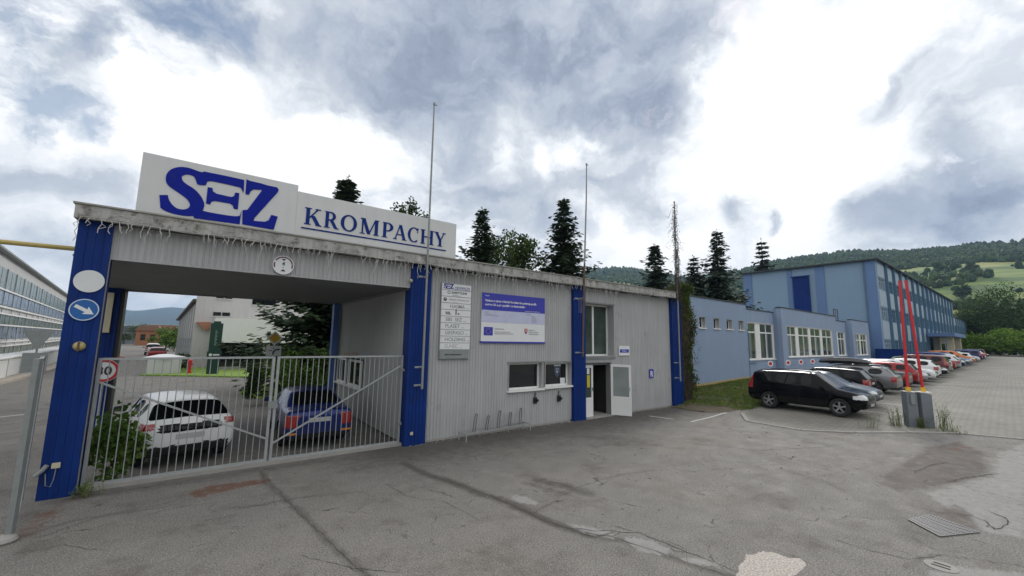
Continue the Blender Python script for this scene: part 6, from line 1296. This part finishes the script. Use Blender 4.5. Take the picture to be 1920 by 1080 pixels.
a = MB(); a.box(.75, 10, 42.0, 46.9, 2.35, 4.42); a.build('canopy', m_white, cp); a = MB(); a.box(.95, 9.9, 43.2, 46.8, .3, 2.348); a.build('glazing', m_glass, cp); a = MB(); [a.box(.95+i*1.1, 1.02+i*1.1, 43.12, 43.19, .3, 2.34) for i in range(9)]; a.build('mullion', m_black, cp); a = MB(); a.box(.7, 10, 42.6, 47, .1, .3); a.build('plinth', m_conc, cp)
a = MB(); a.box(4.4, 4.9, 42.4, 43.1, .1, 2.348); a.build('column', m_ow, cp)
lh = thing('long_white_hall', 'long low white hall with ribbed walls running away behind the office block', 'building', (-2, 70, 0))
a = MB(); A1, A2 = Vector((-.75, 52.5, 0)), Vector((-2.85, 76, 0)); d = (A2-A1).normalized(); ln = (A2-A1).length; nn_ = Vector((-d.y, d.x, 0))
a.prism([(0, 0), (ln, 0), (ln, 5.0), (0, 6.35)], A1, d, (0, 0, 1), -nn_, 9); a.build('wall', m_ow, lh)
a = MB(); a.prism([(-.1, 6.35), (ln+.3, 5.0), (ln+.3, 5.22), (-.1, 6.6)], A1+nn_*.35, d, (0, 0, 1), -nn_, 9.6); a.build('roof', m_roof, lh)
for i in range(9): a = MB(); p = A1+d*(1+i*2.6)+nn_*.05; a.bar(p+Vector((0, 0, .2)), p+Vector((0, 0, 6.0-i*.13)), .14, .1); a.build('rib', m_galv, lh)
for i in range(8): a = MB(); p = A1+d*(2.3+i*2.6)+nn_*.02; a.prism([(-.8, .9), (.8, .9), (.8, 2.6), (-.8, 2.6)], p, d, (0, 0, 1), nn_, .03); a.build('window', m_glass_b, lh)
o = thing('tarp_covered_box', 'white slatted box with a heaped white tarpaulin on the lawn edge', 'container', (-2.1, 41, 0), R_(3))
a = MB(); a.box(-.95, .95, -1.2, 1.2, 0, 1.15); [a.box(-.96+i*.31, -.90+i*.31, -1.23, -1.201, .05, 1.12) for i in range(7)]; a.build('box', m_board, o, local=True); a = MB(); a.lathe([(1.35, 0), (1.3, .08), (.9, .18), (.4, .30), (0, .33)], (0, 0, 1.15), (0, 0, 1), 14); a.build('tarpaulin', m_signwhite, o, smooth=True, local=True)
o = thing('fire_hydrant', 'red hydrant post on the lawn between the white box and the totem', 'hydrant', (-.55, 39.5, .1)); a = MB(); a.lathe([(.16, 0), (.16, .08), (.10, .1), (.10, .75), (.14, .78), (.14, .95), (.05, 1.05), (0, 1.06)], (-.55, 39.5, .1), (0, 0, 1), 12); a.build('post', m_red, o, smooth=True); a = MB(); a.bar((-.75, 39.5, .75), (-.35, 39.5, .75), .09); a.build('outlet', m_red, o)
leafy('bush', 'small dark green shrub between the white box and the red hydrant', -1.1, 44, .1, 1.5, .8, m_leaf_d, 71, 700, .16, 'bushes in the yard', False, .0, 10, 'bush')
# far end of the street: little buildings, cars, trees
def hut(name, label, px, dist, w, h, colw, colr, cat='building'):
    x, y = at(px, dist); o = thing(name, label, cat, (x, y, 0)); a = MB(); a.box(-w/2, w/2, 0, 6, 0, h); a.build('wall', mat('wall_'+name, colw, .8, 0, .1, .4), o, local=True)
    a = MB(); a.prism([(-w/2-.4, h), (w/2+.4, h), (w/2-.6, h*1.35), (-w/2+.6, h*1.35)], (0, -.4, 0), (1, 0, 0), (0, 0, 1), (0, 1, 0), 7); a.build('roof', mat('roof_'+name, colr, .8), o, local=True)
    for k in range(2): a = MB(); a.box(-w*.3+k*w*.4, -w*.1+k*w*.4, -.05, -.005, h*.35, h*.75); a.build('window', m_glass, o, local=True)
hut('brick_hut', 'small orange-brown hut at the end of the yard street', 276, 150, 5.0, 4.0, (.30, .13, .06), (.20, .11, .07)); hut('storage_shed', 'grey flat shed left of the orange hut far down the street', 250, 170, 10, 4.0, (.22, .25, .27), (.12, .13, .14)); hut('cottage', 'pale cottage with a reddish roof behind the far trees', 300, 210, 9, 5.0, (.42, .36, .28), (.28, .13, .08), 'house')
for px, dist, h, rx, lb, sd in ((312, 100, 4.8, 2.8, 'round green tree beside the long white hall', 81), (328, 96, 3.8, 2.2, 'low green tree touching the end of the long white hall', 82), (262, 160, 6, 5, 'dark tree at the far end of the street', 83), (232, 170, 6, 6, 'dark tree behind the grey shed', 84)):
    x, y = at(px, dist); leafy('leafy_tree', lb, x, y, 0, h, rx, m_leaf if sd < 83 else m_leaf_d, sd, 1600, .3, 'trees at the end of the street', True, .1, 16)
x, y = at(297, 66); car('parked_car', 'hatch', COL['red'], (x, y, 0), R_(95), 'dark red car far down the street behind the white tarpaulin', group='cars down the street', far=True)
x, y = at(288, 80); car('parked_car', 'suv', COL['white'], (x, y, 0), R_(95), 'white car farthest down the street beyond the red car', group='cars down the street', far=True)
a = MB(); pts = [G(0, 778, .0), G(60, 772)]
a.add([(-7.0, 21.2, .004), (-4.5, 22.6, .004), (-4.55, 22.75, .004), (-7.05, 21.35, .004)], [(0, 1, 2, 3)]); tag(a.build('road_marking', m_line), kind='structure')

# ------------------------------------------------------------------ hills
SK = [(-30, .150, 860), (-10, .158, 880), (0, .161, 900), (5, .1665, 920), (9, .171, 930), (12.5, .175, 940), (17, .178, 960), (20, .170, 980), (24, .158, 1000), (30, .143, 1050), (33, .152, 1150), (36, .170, 1250), (39, .176, 1300), (42, .168, 1350), (47, .14, 1400), (55, .09, 1600), (66, .05, 1800)]
def hill_z(th, r):
    s = np.interp(th, [k[0] for k in SK], [k[1] for k in SK]); R0 = np.interp(th, [k[0] for k in SK], [k[2] for k in SK]); Hh = s*R0+2.9
    r0 = 260 if th < 25 else 300; t = min(1.15, max(0, (r-r0)/(R0-r0))); z = Hh*(t**.92 if t < 1 else max(0, 1-(t-1)*2.2)) if t < 1 else Hh*(1-(t-1)*1.5)
    x, y = r*math.cos(R_(th)), r*math.sin(R_(th)); return z+(3.5*noise.noise(Vector((x*.012, y*.012, 0)))+1.2*noise.noise(Vector((x*.04, y*.04, 5))))*min(1, max(0, (r-r0)/120)), x, y
def hills():
    ths = np.arange(-28, 66.1, .8); rs = np.concatenate([np.arange(235, 1080, 16), np.arange(1100, 2300, 50)]); vs = []; n = len(rs)
    for th in ths:
        for r in rs: z, x, y = hill_z(th, r); vs.append((x, y, z-1.0 if r < 255 else z))
    fs = [(i*n+j, (i+1)*n+j, (i+1)*n+j+1, i*n+j+1) for i in range(len(ths)-1) for j in range(n-1)]
    M = bpy.data.materials.new('meadow'); M.use_nodes = True; t = M.node_tree; p = t.nodes['Principled BSDF']; p.inputs['Roughness'].default_value = .95
    g = N(t, 'ShaderNodeNewGeometry'); mp = N(t, 'ShaderNodeMapping'); mp.inputs['Scale'].default_value = (.02, .02, .16); L(t, g.outputs['Position'], mp.inputs['Vector'])
    n1 = N(t, 'ShaderNodeTexNoise'); n1.inputs['Scale'].default_value = 1; n1.inputs['Detail'].default_value = 7; L(t, mp.outputs[0], n1.inputs['Vector'])
    cr = N(t, 'ShaderNodeValToRGB'); e = cr.color_ramp.elements; e[0].position = .36; e[0].color = (.065, .115, .028, 1); e[1].position = .62; e[1].color = (.27, .27, .095, 1); x = e.new(.49); x.color = (.14, .205, .045, 1); L(t, n1.outputs['Fac'], cr.inputs[0]); L(t, cr.outputs[0], p.inputs['Base Color'])
    a = MB(); a.add(vs, fs); tag(a.build('hills', M, smooth=True), kind='structure')
hills()
def far_side():
    """the other, wooded side of the valley, behind the camera"""
    ths = np.arange(-232, -27.9, 2.0); rs = [220, 270, 330, 400, 480, 560, 650, 760, 900]; vs = []; n = len(rs)
    for th in ths:
        for i, r in enumerate(rs):
            x, y = r*math.cos(R_(th)), r*math.sin(R_(th)); f = min(1, (th+232)/25, (-th-22)/12); z = (.16+.03*math.sin(th*.07))*560*min(1, (r-220)/420)*f; vs.append((x, y, z+8*f*noise.noise(Vector((x*.02, y*.02, 0)))-1))
    a = MB(); a.add(vs, [(i*n+j, (i+1)*n+j, (i+1)*n+j+1, i*n+j+1) for i in range(len(ths)-1) for j in range(n-1)])
    tag(a.build('hills', mat('wooded_slope', (.035, .055, .02), .95, 0, .25, .02), smooth=True), kind='structure')
far_side()
def wood():
    """forest and hedgerows on the hill as one mass of small crowns"""
    r = random.Random(77); a = MB()
    base = bmesh.new(); bmesh.ops.create_icosphere(base, subdivisions=1, radius=1); bv = [v.co.copy() for v in base.verts]; bf = [tuple(v.index for v in f.verts) for f in base.faces]; base.free()
    def crown(x, y, z, s, hh):
        o_ = r.random()*6.28; c, s_ = math.cos(o_), math.sin(o_)
        a.add([(x+(v.x*c-v.y*s_)*s*r.uniform(.75, 1.2), y+(v.x*s_+v.y*c)*s*r.uniform(.75, 1.2), z+hh*.5+v.z*hh*.55*r.uniform(.8, 1.2)) for v in bv], bf, 0 if r.random() < .6 else 1)
    cnt = 0; tries = 0
    while cnt < 15000 and tries < 160000:
        tries += 1; th = r.uniform(-16, 50); R0 = np.interp(th, [k[0] for k in SK], [k[2] for k in SK]); rr = r.uniform(270, R0*1.03); t = (rr-260)/(R0-260)
        z, x, y = hill_z(th, rr)
        if th > 22: ok = r.random() < (.9 if t > .45 else .3)
        else:
            wv = noise.noise(Vector((x*.010, y*.010, 2))); band = noise.noise(Vector((x*.006, y*.004, 9)))
            edge = .50+.05*wv
            if t > edge: ok = True
            elif th > 12.5: ok = t > .22+.2*wv
            elif t > edge-.09: ok = r.random() < .03
            elif t > .25: ok = wv+band*.7+.04-3*abs(t-.31) > -.08 and r.random() < .6
            else: ok = r.random() < .015 or (abs(t-.16+.03*wv) < .012 and r.random() < .5)
        if not ok: continue
        s = r.uniform(1.5, 3.1)*(1 if rr < 1030 else 1.6); crown(x, y, z-1, s*.95, s*r.uniform(1.9, 3.0)); cnt += 1
    o = a.build('forest', smooth=True, mats=[leafmat('forest_dark', (.010, .024, .010), (.04, .07, .022), .25, 0), leafmat('forest_green', (.022, .045, .014), (.07, .11, .03), .25, 0)])
    tag(o, 'dark forest and hedgerows covering the hillside', 'forest', kind='stuff')
wood()
for px, py, d0, h, rx, lb, sd in ((1808, 560, 330, 10, 4.5, 'single round dark tree on the lower meadow of the hillside', 91), (1762, 510, 470, 9, 5, 'left one of three round trees on the upper meadow', 92), (1788, 508, 470, 7.5, 4.0, 'middle one of three round trees on the upper meadow', 93), (1820, 507, 470, 7.5, 5.0, 'right one of three round trees on the upper meadow', 94)):
    d = ray(px, py); th = math.degrees(math.atan2(d.y, d.x)); best = None
    for rr in range(270, 900, 4):
        z, x, y = hill_z(th, rr); el = (z-2.9)/rr; tgt = d.z/math.hypot(d.x, d.y)
        if best is None or abs(el-tgt) < best[0]: best = (abs(el-tgt), x, y, z)
    leafy('leafy_tree', lb, best[1], best[2], best[3]-.5, h, rx, m_leaf_d, sd, 1500, 1.0, 'lone trees on the meadow', True, .05, 14)
def far_range():
    ths = np.arange(68, 128, .8); rs = [700, 1000, 1400, 1900, 2500, 3100, 3600, 4000, 4500, 5200]; vs = []; n = len(rs)
    for th in ths:
        for r in rs:
            x, y = r*math.cos(R_(th)), r*math.sin(R_(th)); sk = .047+.004*math.sin(th*.5)+.002*math.sin(th*1.3); t = (r-700)/(4000-700)
            z = 2.9+r*.010*min(1, t*4) if t < .40 else 2.9+r*(.010+(sk-.010)*((t-.40)/.60)**1.1) if t <= 1 else 2.9+4000*sk*(1-(t-1)*2)
            vs.append((x, y, z+(0 if r < 900 else 6*noise.noise(Vector((x*.002, y*.002, 0)))) - (3 if r == 700 else 0)))
    fs = [(i*n+j, (i+1)*n+j, (i+1)*n+j+1, i*n+j+1) for i in range(len(ths)-1) for j in range(n-1)]
    M = bpy.data.materials.new('far_slopes'); M.use_nodes = True; t = M.node_tree; p = t.nodes['Principled BSDF']; p.inputs['Roughness'].default_value = 1
    g = N(t, 'ShaderNodeNewGeometry'); sx = N(t, 'ShaderNodeSeparateXYZ'); L(t, g.outputs['Position'], sx.inputs[0]); n1 = N(t, 'ShaderNodeTexNoise'); n1.inputs['Scale'].default_value = .003; n1.inputs['Detail'].default_value = 8; L(t, g.outputs['Position'], n1.inputs['Vector'])
    zz = math_(t, 'ADD', sx.outputs['Z'], math_(t, 'MULTIPLY', math_(t, 'SUBTRACT', n1.outputs['Fac'], .5), 60)); mr = N(t, 'ShaderNodeMapRange'); mr.inputs[1].default_value = 22; mr.inputs[2].default_value = 52; L(t, zz, mr.inputs[0])
    mx = N(t, 'ShaderNodeMix', data_type='RGBA'); L(t, mr.outputs[0], mx.inputs[0]); mx.inputs[6].default_value = (.14, .17, .06, 1); mx.inputs[7].default_value = (.012, .035, .035, 1); L(t, mx.outputs[2], p.inputs['Base Color'])
    a = MB(); a.add(vs, fs); tag(a.build('mountains', M, smooth=True), kind='structure')
far_range()
HAZE = 1.8e-4
def haze():
    a = MB(); a.box(-3200, 3000, -2600, 5600, -2.0, 330); o = a.build('haze', [])
    M = bpy.data.materials.new('haze_air'); M.use_nodes = True; t = M.node_tree; t.nodes.remove(t.nodes['Principled BSDF']); v = N(t, 'ShaderNodeVolumePrincipled'); v.inputs['Color'].default_value = (.48, .70, 1, 1); v.inputs['Density'].default_value = HAZE; v.inputs['Anisotropy'].default_value = .2
    L(t, v.outputs[0], t.nodes['Material Output'].inputs['Volume']); o.data.materials.append(M); tag(o, 'thin pale haze over the valley', 'haze', kind='stuff')
haze()
